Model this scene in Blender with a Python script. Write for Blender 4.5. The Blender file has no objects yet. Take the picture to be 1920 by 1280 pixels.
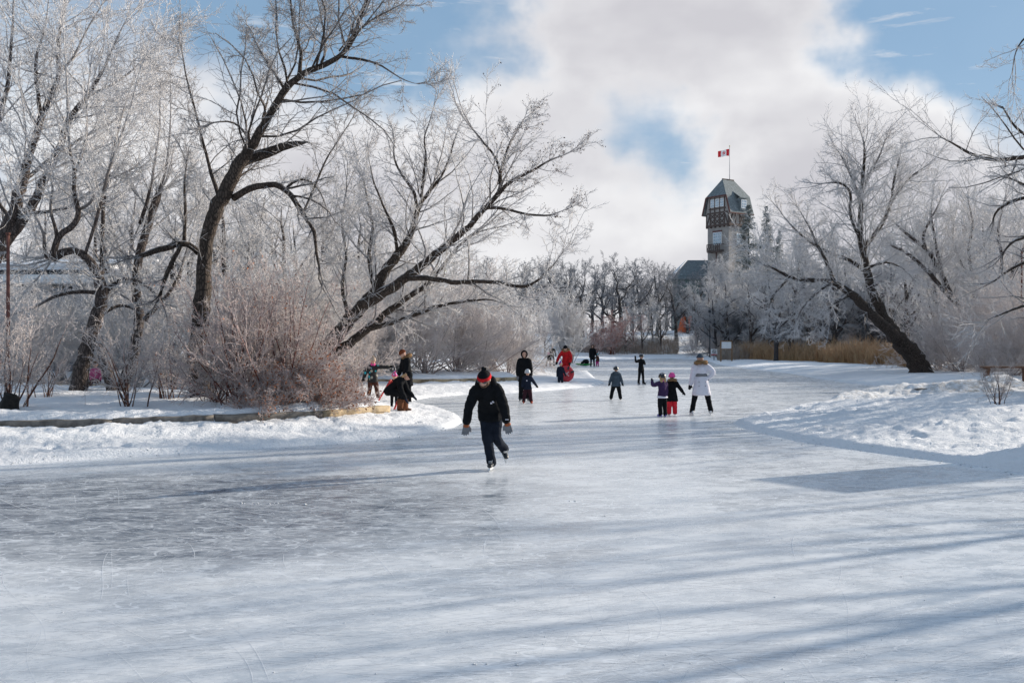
import bpy, bmesh, math, random
import numpy as np
from mathutils import Vector, Matrix

S = bpy.context.scene
COL = S.collection
R = math.radians
PI = math.pi
rng = np.random.default_rng(7)
random.seed(7)

# ------------------------------------------------------------------ camera
F = 1867.0          # focal length in photo pixels (35 mm on a 36 mm sensor)
EYE = 2.08
cam_d = bpy.data.cameras.new('camera')
cam_d.lens = 35.0
cam_d.sensor_width = 36.0
cam_d.clip_start = 0.1
cam_d.clip_end = 6000
cam = bpy.data.objects.new('camera', cam_d)
COL.objects.link(cam)
cam.location = (0, 0, EYE)
cam.rotation_euler = (R(90), 0, 0)
S.camera = cam

# ------------------------------------------------------------------ sun, sky, exposure
SUN_EL, SUN_AZ = 18.5, 62.5          # azimuth measured from +Y (view direction) towards +X
sd = Vector((math.sin(R(SUN_AZ)) * math.cos(R(SUN_EL)), math.cos(R(SUN_AZ)) * math.cos(R(SUN_EL)), math.sin(R(SUN_EL))))
sl = bpy.data.lights.new('sun', 'SUN')
sl.energy = 5.0
sl.angle = R(0.55)
sl.color = (1.0, 0.90, 0.76)
so = bpy.data.objects.new('sun', sl)
COL.objects.link(so)
so.rotation_euler = sd.to_track_quat('Z', 'Y').to_euler()
so.location = sd * 200

S.view_settings.view_transform = 'Standard'
S.view_settings.look = 'None'
S.view_settings.gamma = 1
S.view_settings.use_curve_mapping = False
S.view_settings.exposure = 0.52
S.render.engine = 'CYCLES'
S.cycles.max_bounces = 5
S.cycles.diffuse_bounces = 3
S.cycles.glossy_bounces = 2
S.cycles.transmission_bounces = 3
S.cycles.transparent_max_bounces = 4
S.cycles.volume_bounces = 0
S.cycles.use_denoising = True

world = bpy.data.worlds.new('World')
S.world = world
world.use_nodes = True


class NT:
    """small helper for writing node graphs"""
    def __init__(self, tree):
        self.t = tree
        self.n = tree.nodes
        self.l = tree.links

    def new(self, kind, **kw):
        nd = self.n.new(kind)
        for k, v in kw.items():
            setattr(nd, k, v)
        return nd

    def put(self, sock, v):
        if isinstance(v, bpy.types.NodeSocket):
            self.l.new(v, sock)
        else:
            sock.default_value = v

    def math(self, op, a, b=0.0, c=None, clamp=False):
        nd = self.new('ShaderNodeMath', operation=op, use_clamp=clamp)
        self.put(nd.inputs[0], a)
        self.put(nd.inputs[1], b)
        if c is not None:
            self.put(nd.inputs[2], c)
        return nd.outputs[0]

    def vmath(self, op, a, b=None, scale=None):
        nd = self.new('ShaderNodeVectorMath', operation=op)
        self.put(nd.inputs[0], a)
        if b is not None:
            self.put(nd.inputs[1], b)
        if scale is not None:
            self.put(nd.inputs['Scale'], scale)
        return nd.outputs['Value'] if op in ('DISTANCE', 'LENGTH', 'DOT_PRODUCT') else nd.outputs[0]

    def noise(self, vec, scale, detail=3.0, rough=0.5, dist=0.0):
        nd = self.new('ShaderNodeTexNoise')
        if vec is not None:
            self.l.new(vec, nd.inputs['Vector'])
        nd.inputs['Scale'].default_value = scale
        nd.inputs['Detail'].default_value = detail
        nd.inputs['Roughness'].default_value = rough
        nd.inputs['Distortion'].default_value = dist
        return nd

    def ramp(self, v, a, b, lo=0.0, hi=1.0, mode='SMOOTHSTEP'):
        nd = self.new('ShaderNodeMapRange', interpolation_type=mode)
        self.put(nd.inputs['Value'], v)
        self.put(nd.inputs['From Min'], a)
        self.put(nd.inputs['From Max'], b)
        self.put(nd.inputs['To Min'], lo)
        self.put(nd.inputs['To Max'], hi)
        return nd.outputs[0]

    def mix(self, f, a, b, blend='MIX'):
        nd = self.new('ShaderNodeMix', data_type='RGBA', blend_type=blend)
        self.put(nd.inputs['Factor'], f)
        for s, v in ((nd.inputs[6], a), (nd.inputs[7], b)):
            if isinstance(v, bpy.types.NodeSocket):
                self.l.new(v, s)
            else:
                s.default_value = (*v[:3], 1.0)
        return nd.outputs[2]

    def mapping(self, vec, scale=(1, 1, 1), rot=(0, 0, 0), loc=(0, 0, 0)):
        nd = self.new('ShaderNodeMapping')
        self.l.new(vec, nd.inputs['Vector'])
        nd.inputs['Scale'].default_value = scale
        nd.inputs['Rotation'].default_value = rot
        nd.inputs['Location'].default_value = loc
        return nd.outputs[0]

    def bump(self, h, strength, dist):
        nd = self.new('ShaderNodeBump')
        self.put(nd.inputs['Strength'], strength)
        nd.inputs['Distance'].default_value = dist
        self.l.new(h, nd.inputs['Height'])
        return nd.outputs[0]


def build_sky():
    wt = NT(world.node_tree)
    wt.n.clear()
    out = wt.new('ShaderNodeOutputWorld')
    sky = wt.new('ShaderNodeTexSky', sky_type='NISHITA')
    sky.sun_disc = False
    sky.sun_elevation = R(SUN_EL)
    sky.sun_rotation = R(SUN_AZ)
    sky.altitude = 240
    sky.air_density = 1.0
    sky.dust_density = 0.6
    sky.ozone_density = 1.6
    geo = wt.new('ShaderNodeTexCoord')
    d = wt.vmath('NORMALIZE', geo.outputs['Generated'])
    # wispy displacement of the sky direction so that cloud edges are ragged
    nz = wt.noise(d, 7.0, 5.0, 0.55)
    off = wt.vmath('SUBTRACT', nz.outputs['Color'], (0.5, 0.5, 0.5))
    off = wt.vmath('MULTIPLY', off, (0.26, 0.14, 0.17))
    d2 = wt.vmath('ADD', d, off)

    def dirn(px, py):
        v = Vector(((px - 960) / F, 1.0, (640 - py) / F)).normalized()
        return (v.x, v.y, v.z)
    # banks of cloud (+) and open blue sky (-): position, angular radius (photo px), weight
    blobs = [(1150, 60, 330, .8), (1400, 150, 380, .95), (1560, 240, 320, .85), (1000, -60, 260, .5), (960, 150, 260, .45),
             (1250, -150, 460, .7), (1700, 330, 330, .85), (1850, 420, 330, .7), (1780, 230, 220, .45),
             (700, 330, 380, 1.0), (900, 380, 380, 1.05), (1100, 480, 350, 1.1), (1250, 560, 350, 1.05), (500, 480, 460, .9),
             (1500, 520, 400, .9), (1750, 560, 400, .8), (200, 380, 480, .85), (100, 150, 300, .35), (1350, 450, 170, .3),
             (730, 60, 300, -1.0), (560, 50, 250, -.7), (890, 130, 160, -.7), (400, 30, 180, -.35), (640, -100, 300, -.4),
             (1215, 262, 190, -.92), (1290, 350, 165, -.72), (1120, 215, 120, -.4), (1600, 300, 90, -.35),
             (1750, 30, 240, -1.1), (1890, 100, 220, -.95), (1640, -50, 190, -.55), (1860, 290, 120, -.3)]
    acc = None
    for px, py, rad, w in blobs:
        ds = wt.vmath('DISTANCE', d2, dirn(px, py))
        v = wt.ramp(ds, rad / F, 0.0, 0.0, w)
        acc = v if acc is None else wt.math('ADD', acc, v)
    # general field of broken cloud that goes on in every direction
    n1 = wt.noise(wt.mapping(d, (1, 1, 2.2)), 2.6, 5.0, 0.55)
    n2 = wt.noise(wt.mapping(d, (1, 1, 2.6)), 9.0, 6.0, 0.6)
    fld = wt.ramp(n1.outputs['Fac'], 0.42, 0.70, -0.75, 0.5)
    wsp = wt.ramp(n2.outputs['Fac'], 0.3, 0.72, -0.20, 0.24, 'LINEAR')
    tot = wt.math('ADD', wt.math('ADD', acc, wt.math('MULTIPLY', fld, 0.55)), wsp)
    cover = wt.ramp(tot, -0.6, 0.95, 0.10, 1.0)
    # thin flat streaks of high cloud
    n3 = wt.noise(wt.mapping(d, (1, 1, 8.0)), 10.0, 5.0, 0.65, 0.4)
    streak = wt.math('MULTIPLY', wt.ramp(n3.outputs['Fac'], 0.5, 0.74), 0.55)
    cover = wt.math('MAXIMUM', cover, streak)
    sep = wt.new('ShaderNodeSeparateXYZ')
    wt.l.new(d, sep.inputs[0])
    # thickness variation: thick parts are greyer, thin sunlit rims whiter
    n4 = wt.noise(wt.mapping(d, (1, 1, 1.8)), 4.2, 4.0, 0.5)
    thick = wt.math('ADD', wt.math('MULTIPLY', wt.ramp(tot, 0.5, 2.0), 0.5), wt.ramp(n4.outputs['Fac'], 0.36, 0.62, 0.0, 0.6))
    ccol = wt.mix(thick, (9.2, 9.2, 9.3), (6.1, 6.05, 6.45))
    blue = wt.mix(0.65, sky.outputs[0], (1.9, 3.9, 6.3))
    col = wt.mix(cover, blue, ccol)
    bg = wt.new('ShaderNodeBackground')
    wt.l.new(col, bg.inputs['Color'])
    bg.inputs['Strength'].default_value = 0.072
    wt.l.new(bg.outputs[0], out.inputs['Surface'])
    world.cycles.sampling_method = 'MANUAL'
    world.cycles.sample_map_resolution = 512


build_sky()

# ------------------------------------------------------------------ helpers
def at(px, py, Y):
    """world point seen at photo pixel (px, py) at distance Y"""
    return np.array(((px - 960) / F * Y, Y, EYE + (640 - py) / F * Y))


def foot(px, py, z=0.0):
    Y = (EYE - z) * F / (py - 640)
    return ((px - 960) / F * Y, Y)


def tag(o, label=None, cat=None, group=None, kind=None):
    if label: o['label'] = label
    if cat: o['category'] = cat
    if group: o['group'] = group
    if kind: o['kind'] = kind
    return o


def empty(name, loc=(0, 0, 0), rz=0.0, label=None, cat=None, group=None):
    o = bpy.data.objects.new(name, None)
    COL.objects.link(o)
    o.location = loc
    o.rotation_euler = (0, 0, rz)
    o.empty_display_size = 0.2
    return tag(o, label, cat, group)


def link(name, me, m=None, parent=None, loc=None):
    if m is not None:
        me.materials.clear()
        for x in (m if isinstance(m, (list, tuple)) else [m]):
            me.materials.append(x)
    o = bpy.data.objects.new(name, me)
    COL.objects.link(o)
    if parent: o.parent = parent
    if loc is not None: o.location = loc
    return o


def npmesh(name, V, Q=None, T=None, smooth=True, attrs=None):
    """mesh from numpy vertices, quads and triangles"""
    me = bpy.data.meshes.new(name)
    V = np.asarray(V, dtype=np.float32)
    nq = 0 if Q is None else len(Q)
    nt = 0 if T is None else len(T)
    me.vertices.add(len(V))
    me.vertices.foreach_set('co', V.ravel())
    idx = []
    if nq: idx.append(np.asarray(Q, dtype=np.int32).ravel())
    if nt: idx.append(np.asarray(T, dtype=np.int32).ravel())
    idx = np.concatenate(idx)
    me.loops.add(len(idx))
    me.loops.foreach_set('vertex_index', idx)
    me.polygons.add(nq + nt)
    st = np.concatenate([np.arange(nq) * 4, nq * 4 + np.arange(nt) * 3]).astype(np.int32)
    me.polygons.foreach_set('loop_start', st)
    me.update(calc_edges=True)
    if smooth:
        me.polygons.foreach_set('use_smooth', np.ones(nq + nt, dtype=bool))
    if attrs:
        for k, a in attrs.items():
            at_ = me.attributes.new(k, 'FLOAT', 'POINT')
            at_.data.foreach_set('value', np.asarray(a, dtype=np.float32))
    me.validate()
    return me


def copy_tree(o, parent=None):
    c = o.copy()
    COL.objects.link(c)
    if parent: c.parent = parent
    for ch in list(o.children):
        copy_tree(ch, c)
    return c


def smoothstep(a, b, x):
    t = np.clip((x - a) / (b - a), 0, 1)
    return t * t * (3 - 2 * t)


def noise2(x, y, seed=0):
    """gradient noise, vectorised, about -0.7..0.7"""
    xi = np.floor(x).astype(np.int64); yi = np.floor(y).astype(np.int64)
    xf = x - xi; yf = y - yi
    def g(ix, iy, fx, fy):
        h = (ix * 374761393 + iy * 668265263 + seed * 1442695) & 0x7fffffff
        h = ((h ^ (h >> 13)) * 1274126177) & 0x7fffffff
        a = (h ^ (h >> 16)) % 4096 / 4096.0 * 2 * PI
        return np.cos(a) * fx + np.sin(a) * fy
    u = xf * xf * xf * (xf * (xf * 6 - 15) + 10); v = yf * yf * yf * (yf * (yf * 6 - 15) + 10)
    a = g(xi, yi, xf, yf); b = g(xi + 1, yi, xf - 1, yf)
    c = g(xi, yi + 1, xf, yf - 1); d = g(xi + 1, yi + 1, xf - 1, yf - 1)
    return (a + (b - a) * u) + ((c + (d - c) * u) - (a + (b - a) * u)) * v


# ------------------------------------------------------------------ materials
MATS = {}


def mat(name, color, rough=0.7, var=0.15, nscale=8.0, bump=0.0, bscale=60.0, spec=0.3, metal=0.0):
    if name in MATS: return MATS[name]
    m = bpy.data.materials.new(name)
    m.use_nodes = True
    t = NT(m.node_tree)
    p = t.n['Principled BSDF']
    tc = t.new('ShaderNodeTexCoord')
    nz = t.noise(tc.outputs['Object'], nscale, 4.0, 0.6)
    lo = [c * (1 - var) for c in color]; hi = [min(1, c * (1 + var)) for c in color]
    f = t.ramp(nz.outputs['Fac'], 0.3, 0.7)
    t.l.new(t.mix(f, lo, hi), p.inputs['Base Color'])
    p.inputs['Roughness'].default_value = rough
    p.inputs['Specular IOR Level'].default_value = spec
    p.inputs['Metallic'].default_value = metal
    if bump:
        b = t.noise(tc.outputs['Object'], bscale, 4.0, 0.6)
        t.l.new(t.bump(b.outputs['Fac'], bump, 0.02), p.inputs['Normal'])
    MATS[name] = m
    return m


def bark_material(name, bark, frost, amount=1.0, warm=(0.0, 0.0, 0.0)):
    """dark furrowed bark; hoar frost by the 'frost' attribute (thin twigs) and lying on upward faces"""
    m = bpy.data.materials.new(name)
    m.use_nodes = True
    t = NT(m.node_tree)
    p = t.n['Principled BSDF']
    tc = t.new('ShaderNodeTexCoord')
    at_ = t.new('ShaderNodeAttribute', attribute_name='frost')
    geo = t.new('ShaderNodeNewGeometry')
    sep = t.new('ShaderNodeSeparateXYZ')
    t.l.new(geo.outputs['Normal'], sep.inputs[0])
    vo = t.new('ShaderNodeTexVoronoi', feature='DISTANCE_TO_EDGE')
    t.l.new(t.mapping(tc.outputs['Object'], (1.0, 1.0, 0.35)), vo.inputs['Vector'])
    vo.inputs['Scale'].default_value = 16.0
    nz = t.noise(tc.outputs['Object'], 5.0, 5.0, 0.65)
    nf = t.noise(tc.outputs['Object'], 26.0, 4.0, 0.7)
    dark = [c * 0.35 for c in bark]
    lite = [min(1, c * 1.5 + 0.01) for c in bark]
    bc = t.mix(t.ramp(vo.outputs['Distance'], 0.0, 0.22), dark, lite)
    bc = t.mix(t.ramp(nz.outputs['Fac'], 0.35, 0.7, 0.0, 0.5), bc, [c * 0.6 for c in bark])
    # rime on twigs, patchy; snow caught on top of limbs
    fr = t.math('MULTIPLY', at_.outputs['Fac'], t.ramp(nf.outputs['Fac'], 0.25, 0.55, 0.55, 1.0))
    top = t.math('MULTIPLY', t.ramp(sep.outputs['Z'], 0.55, 0.9), t.ramp(nz.outputs['Fac'], 0.45, 0.62))
    fr = t.math('MULTIPLY', t.math('MAXIMUM', fr, t.math('MULTIPLY', top, 0.85)), amount, clamp=True)
    col = t.mix(fr, bc, frost)
    t.l.new(col, p.inputs['Base Color'])
    p.inputs['Roughness'].default_value = 0.8
    p.inputs['Specular IOR Level'].default_value = 0.25
    h = t.math('ADD', t.math('MULTIPLY', t.ramp(vo.outputs['Distance'], 0.0, 0.2), 1.0), nf.outputs['Fac'])
    t.l.new(t.bump(h, 0.6, 0.02), p.inputs['Normal'])
    MATS[name] = m
    return m


M_BARK = bark_material('frosted_bark', (0.052, 0.038, 0.030), (0.76, 0.74, 0.745))
M_BARK_WARM = bark_material('frosted_brown_twigs', (0.13, 0.06, 0.042), (0.86, 0.80, 0.78), 0.78)
M_BARK_RED = bark_material('frosted_red_twigs', (0.16, 0.052, 0.036), (0.84, 0.77, 0.75), 0.66)
M_BARK_FAR = bark_material('frosted_dark_twigs', (0.05, 0.045, 0.045), (0.58, 0.60, 0.66), 0.48)
M_BARK_GREY = bark_material('frosted_grey_twigs', (0.055, 0.048, 0.048), (0.70, 0.70, 0.73), 0.74)
M_BARK_WHITE = bark_material('white_frost_twigs', (0.075, 0.058, 0.052), (0.78, 0.76, 0.765), 0.93)


M_BARK_DIM = bark_material('lightly_frosted_bark', (0.050, 0.036, 0.028), (0.72, 0.70, 0.71), 0.62)


def snow_material():
    m = bpy.data.materials.new('snow')
    m.use_nodes = True
    t = NT(m.node_tree)
    p = t.n['Principled BSDF']
    tc = t.new('ShaderNodeTexCoord')
    ob = tc.outputs['Object']
    a = t.noise(ob, 0.5, 5.0, 0.6)
    b = t.noise(ob, 9.0, 6.0, 0.68)
    c = t.noise(ob, 42.0, 4.0, 0.65)
    dirt = t.new('ShaderNodeAttribute', attribute_name='dirt')
    col = t.mix(t.ramp(a.outputs['Fac'], 0.35, 0.7), (0.80, 0.81, 0.84), (0.74, 0.75, 0.785))
    dn = t.noise(ob, 6.0, 6.0, 0.75)
    df = t.math('MULTIPLY', dirt.outputs['Fac'], t.ramp(dn.outputs['Fac'], 0.38, 0.62))
    col = t.mix(df, col, (0.42, 0.38, 0.34))
    t.l.new(col, p.inputs['Base Color'])
    p.inputs['Roughness'].default_value = 0.85
    p.inputs['Specular IOR Level'].default_value = 0.25
    h = t.math('ADD', b.outputs['Fac'], t.math('MULTIPLY', c.outputs['Fac'], 0.35))
    t.l.new(t.bump(h, 0.75, 0.09), p.inputs['Normal'])
    MATS['snow'] = m
    return m


def ice_material():
    m = bpy.data.materials.new('skated_ice')
    m.use_nodes = True
    t = NT(m.node_tree)
    p = t.n['Principled BSDF']
    tc = t.new('ShaderNodeTexCoord')
    ob = tc.outputs['Object']
    # thin frosty snow film over darker clear ice
    big = t.noise(t.mapping(ob, (0.5, 1.0, 1.0), (0, 0, R(14))), 0.33, 7.0, 0.66, 0.8)
    mid = t.noise(t.mapping(ob, (0.85, 1.2, 1.0), (0, 0, R(-20))), 1.7, 8.0, 0.72, 0.4)
    fin = t.noise(t.mapping(ob, (0.9, 1.15, 1.0), (0, 0, R(25))), 7.0, 8.0, 0.78)
    speck = t.noise(ob, 38.0, 4.0, 0.7)
    sx = t.new('ShaderNodeSeparateXYZ')
    t.l.new(ob, sx.inputs[0])
    # a wide patch of clear ice lies on the left of the rink, its colour also holding tree shade and reflection
    dx = t.math('DIVIDE', t.math('ADD', sx.outputs['X'], 4.9), 5.6)
    dy = t.math('DIVIDE', t.math('SUBTRACT', sx.outputs['Y'], 12.3), 3.4)
    rr = t.math('SQRT', t.math('ADD', t.math('MULTIPLY', dx, dx), t.math('MULTIPLY', dy, dy)))
    rr = t.math('ADD', rr, t.math('MULTIPLY', t.math('SUBTRACT', big.outputs['Fac'], 0.5), 1.6))
    bare = t.ramp(rr, 1.25, 0.60, 0.0, 1.0)
    bare = t.math('MAXIMUM', bare, t.ramp(big.outputs['Fac'], 0.50, 0.74, 0.0, 0.5))
    tex = t.math('ADD', t.math('MULTIPLY', mid.outputs['Fac'], 0.55), t.math('MULTIPLY', fin.outputs['Fac'], 0.45))
    grain = t.ramp(tex, 0.38, 0.60)
    clear = t.math('MULTIPLY', bare, t.math('SUBTRACT', 1.0, t.math('MULTIPLY', grain, 0.48)), clamp=True)
    # skate scratches: thin contour lines of smooth noise at several angles
    scr = None
    for i, (sc, rot, st, w) in enumerate([(1.1, 20, (0.5, 1.6, 1), 0.007), (1.5, -35, (0.6, 1.7, 1), 0.008), (2.3, 65, (0.7, 1.5, 1), 0.010), (0.8, 5, (0.35, 2.2, 1), 0.006),
                                          (3.1, -10, (0.5, 1.6, 1), 0.012), (1.9, 110, (0.7, 1.6, 1), 0.009), (1.3, 150, (0.4, 1.9, 1), 0.007), (2.7, 40, (0.6, 1.4, 1), 0.010)]):
        q = t.noise(t.mapping(ob, st, (0, 0, R(rot)), (3.1 * i, 7.7 * i, 1.3 * i)), sc, 1.5, 0.4, 0.3)
        e = t.math('ABSOLUTE', t.math('SUBTRACT', q.outputs['Fac'], 0.5))
        ln = t.ramp(e, w, 0.0)
        scr = ln if scr is None else t.math('MAXIMUM', scr, ln)
    brk = t.noise(ob, 3.3, 4.0, 0.7)
    scr = t.math('MULTIPLY', scr, t.ramp(brk.outputs['Fac'], 0.36, 0.58))
    scr = t.math('MULTIPLY', scr, t.ramp(t.math('ADD', t.math('MULTIPLY', big.outputs['Fac'], 1.0), t.math('MULTIPLY', bare, 0.25)), 0.40, 0.66, 0.12, 1.0))
    frost = t.mix(grain, (0.46, 0.50, 0.55), (0.66, 0.68, 0.71))
    frost = t.mix(t.ramp(speck.outputs['Fac'], 0.58, 0.72, 0.0, 0.55), frost, (0.78, 0.80, 0.83))
    col = t.mix(clear, frost, (0.05, 0.085, 0.135))
    col = t.mix(t.math('MULTIPLY', scr, t.math('SUBTRACT', 0.75, t.math('MULTIPLY', clear, 0.3))), col, (0.82, 0.84, 0.88))
    t.l.new(col, p.inputs['Base Color'])
    ro = t.math('ADD', t.ramp(grain, 0.0, 1.0, 0.15, 0.36, 'LINEAR'), t.math('MULTIPLY', clear, -0.12))
    t.l.new(t.math('ADD', ro, t.math('MULTIPLY', scr, 0.25)), p.inputs['Roughness'])
    p.inputs['IOR'].default_value = 1.33
    h = t.math('ADD', t.math('MULTIPLY', fin.outputs['Fac'], 0.5), t.math('MULTIPLY', speck.outputs['Fac'], 0.4))
    h = t.math('ADD', h, t.math('MULTIPLY', scr, -0.6))
    t.l.new(t.bump(h, 0.12, 0.010), p.inputs['Normal'])
    MATS['ice'] = m
    return m


M_SNOW = snow_material()
M_ICE = ice_material()
M_LOG = mat('weathered_timber', (0.33, 0.255, 0.165), 0.85, 0.5, 3.5, 0.6, 26.0)
M_LOG_GREY_SHADE = mat('grey_and_shaded_timber', (0.15, 0.135, 0.12), 0.85, 0.4, 5.0, 0.5, 30.0)  # grey logs, and the wall's left logs with shade put into their colour

# ------------------------------------------------------------------ ground and ice
def ice_px(px, py):
    Y = EYE * F / (py - 640)
    return ((px - 960) / F * Y, Y)


_left = [(0, 872), (150, 862), (300, 852), (450, 843), (600, 833), (700, 825), (790, 813), (850, 802), (868, 792), (862, 780), (830, 768),
         (790, 760), (770, 752), (800, 746), (870, 740), (960, 737), (1040, 731), (1110, 725), (1135, 718), (1110, 708), (1050, 701),
         (1010, 694), (990, 688), (1010, 682), (1060, 677), (1150, 674), (1250, 672), (1320, 674)]
_right = [(1345, 683), (1400, 691), (1480, 700), (1540, 711), (1600, 719), (1650, 723), (1690, 727), (1690, 733), (1650, 742), (1590, 750),
          (1520, 762), (1450, 775), (1400, 784), (1372, 792), (1385, 799), (1430, 812), (1500, 827), (1600, 842), (1720, 858), (1820, 871), (1920, 887)]
ICE = [(-30, 4), (-20, 9)] + [ice_px(*p) for p in _left] + [ice_px(*p) for p in _right] + [(11.2, 14.3), (14, 11.5), (18, 7), (22, -5), (10, -25), (-20, -25), (-40, -8)]
ICE = np.array(ICE)


def poly_sdf(poly, x, y):
    """signed distance, positive outside"""
    x = np.asarray(x, float); y = np.asarray(y, float)
    d2 = np.full(x.shape, 1e18)
    ins = np.zeros(x.shape, bool)
    n = len(poly)
    for i in range(n):
        ax, ay = poly[i]; bx, by = poly[(i + 1) % n]
        ex, ey = bx - ax, by - ay
        t = np.clip(((x - ax) * ex + (y - ay) * ey) / (ex * ex + ey * ey + 1e-12), 0, 1)
        d2 = np.minimum(d2, (x - ax - t * ex) ** 2 + (y - ay - t * ey) ** 2)
        if abs(by - ay) > 1e-12:
            c = ((ay > y) != (by > y)) & (x < (bx - ax) * (y - ay) / (by - ay) + ax)
            ins ^= c
    return np.where(ins, -1, 1) * np.sqrt(d2)


WALL = [(-15.5, 17.6), (-10.3, 20.0), (-8.3, 20.7), (-6.45, 21.5), (-4.43, 23.0), (-3.15, 25.0)]
ISLAND = np.array(WALL + [(-3.5, 26.6), (-4.6, 28.3), (-7.5, 30.0), (-12, 31.0), (-26, 31.5), (-26, 14)])
WALL2 = [(-7.2, 43.6), (-4.6, 43.9), (-2.4, 44.6), (-0.9, 45.4), (0.28, 46.6)]
BANK2 = np.array(WALL2 + [(0.1, 49), (-1.2, 53), (-5, 60), (-40, 60), (-40, 43)])
BUMPS = [(4.1, 54.5, 1.3, 0.7, .38), (1.9, 47.5, 1.2, .8, .12),
         (11.8, 21.5, 2.6, 2.2, .38), (14.5, 24, 3, 2.5, .35), (9.3, 32.6, 1.3, .55, .30), (11.2, 33.2, 1.3, .6, .34), (13.2, 34.6, 1.6, .9, .46),
         (15.5, 33.8, 1.5, .8, .62), (17.3, 35.2, 1.1, .8, .75), (18.4, 31.5, 1.5, 1.0, .55), (12.6, 29.6, 2.2, .8, .26), (15.2, 29.0, 1.8, .9, .34),
         (9.8, 28.8, 1.6, .6, .2), (8.2, 30.2, 1.1, .45, .2), (10, 25, 1.8, .6, .14),
         (18, 43, 4, 3, .3), (24, 47, 5, 4, .35), (16, 150, 9, 7, 1.1), (26, 165, 12, 8, .8)]


def height(x, y, lumps=True):
    x = np.asarray(x, float); y = np.asarray(y, float)
    d = poly_sdf(ICE, x, y)
    h = np.where(d < 0, np.maximum(-0.35, d * 0.5),
                 0.10 * smoothstep(0, 0.22, d) + 0.15 * smoothstep(0.1, 3.4, d) + 0.14 * smoothstep(2, 14, d) + 0.25 * smoothstep(6, 40, d))
    h = h + (0.11 + 0.09 * noise2(x * 1.3, y * 1.3, 61)) * smoothstep(2.2, 0.2, poly_sdf(ISLAND, x, y)) * smoothstep(0.3, 1.5, d)
    h = h + 0.25 * smoothstep(0.22, 0.0, poly_sdf(ISLAND, x, y) + 0.12)
    h = h + 0.25 * smoothstep(0.25, 0.0, poly_sdf(BANK2, x, y) + 0.15)
    for bx, by, sx, sy, a in BUMPS:
        h = h + a * (0.78 if 8 < bx < 19 else 1.0) * np.exp(-((x - bx) / sx) ** 2 - ((y - by) / sy) ** 2) * np.where(d > 0, smoothstep(0, 0.6, d), 0)
    far = np.maximum(0, np.sqrt(x * x + y * y) - 122)
    h = h + np.minimum(far * 0.055, 2.9) * smoothstep(0, 20, d)
    if lumps:
        k = smoothstep(0.0, 0.5, d)
        tr = k * (0.35 + 0.65 * smoothstep(9, 1, d))
        l1 = 1 - np.abs(noise2(x * 1.9, y * 1.9, 3)) * 2.2
        l2 = np.abs(noise2(x * 5.2 + 9, y * 5.2, 5))
        l3 = np.abs(noise2(x * 11.3, y * 11.3 + 4, 8))
        near = smoothstep(75, 30, np.sqrt(x * x + y * y))
        md = 0.35 + 1.1 * np.clip(noise2(x * 0.55 + 40, y * 0.8, 31) + 0.45, 0, 1.2)
        h = h + tr * (0.035 * l1 + near * md * (0.075 * l2 + 0.045 * l3)) - 0.02 * k
        # footprints pressed into the bank
        fp = np.maximum(0, noise2(x * 2.8 + 7, y * 2.8, 51) - 0.28)
        h = h - tr * near * 0.22 * fp
        # shovelled clods on the right bank and a windrow along the ice edge
        rb = k * smoothstep(5, 8, x) * smoothstep(44, 34, y) * smoothstep(15, 22, y)
        h = h + rb * (0.10 * np.maximum(0, noise2(x * 2.6, y * 2.6, 21)) + 0.10 * np.abs(noise2(x * 3.6, y * 3.6, 13)))
        h = h + 0.10 * noise2(x * 0.35, y * 0.35, 2) * smoothstep(0.3, 4, d)
    return h


def H(x, y):
    return float(height(np.array([x]), np.array([y]), False)[0])


def build_ground():
    # rings around the camera: fine in front, coarse behind
    rad = [2.0]
    while rad[-1] < 62: rad.append(rad[-1] * (1.0062 if rad[-1] > 13 else 1.04))
    while rad[-1] < 3000: rad.append(rad[-1] * (1.02 if rad[-1] < 220 else 1.15))
    rad = np.array(rad)
    ang = np.concatenate([np.linspace(-180, -36, 36, endpoint=False), np.linspace(-36, 36, 470, endpoint=False), np.linspace(36, 180, 36, endpoint=False)])
    ang = np.radians(ang)
    RR, AA = np.meshgrid(rad, ang, indexing='ij')
    X = RR * np.sin(AA); Y = RR * np.cos(AA)
    Z = height(X, Y)
    n, mm = X.shape
    V = np.stack([X, Y, Z], -1).reshape(-1, 3)
    i = np.arange(n - 1)[:, None]; j = np.arange(mm)[None, :]
    j2 = (j + 1) % mm
    Q = np.stack([i * mm + j, i * mm + j2, (i + 1) * mm + j2, (i + 1) * mm + j], -1).reshape(-1, 4)
    zq = V[Q][:, :, 2].max(1)
    Q = Q[zq > -0.30]
    used = np.unique(Q)
    remap = np.zeros(len(V), np.int64); remap[used] = np.arange(len(used))
    V = V[used]; Q = remap[Q]
    x, y = V[:, 0], V[:, 1]
    dirt = smoothstep(11.5, 15.5, x) * smoothstep(27, 31, y) * smoothstep(44, 37, y) * 0.9
    dirt = np.maximum(dirt, 0.55 * smoothstep(8, 10, x) * smoothstep(31, 33, y) * smoothstep(37, 35, y))
    me = npmesh('snow_ground', V, Q, attrs={'dirt': dirt})
    o = link('snow_ground', me, M_SNOW)
    tag(o, kind='structure')
    # ice sheet
    bm = bmesh.new()
    vs = [bm.verts.new((x, y, 0)) for x, y in [(-60, -40), (40, -40), (40, 135), (-60, 135)]]
    bm.faces.new(vs)
    me = bpy.data.meshes.new('ice')
    bm.to_mesh(me); bm.free()
    tag(link('ice', me, M_ICE), kind='structure')


build_ground()

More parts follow.
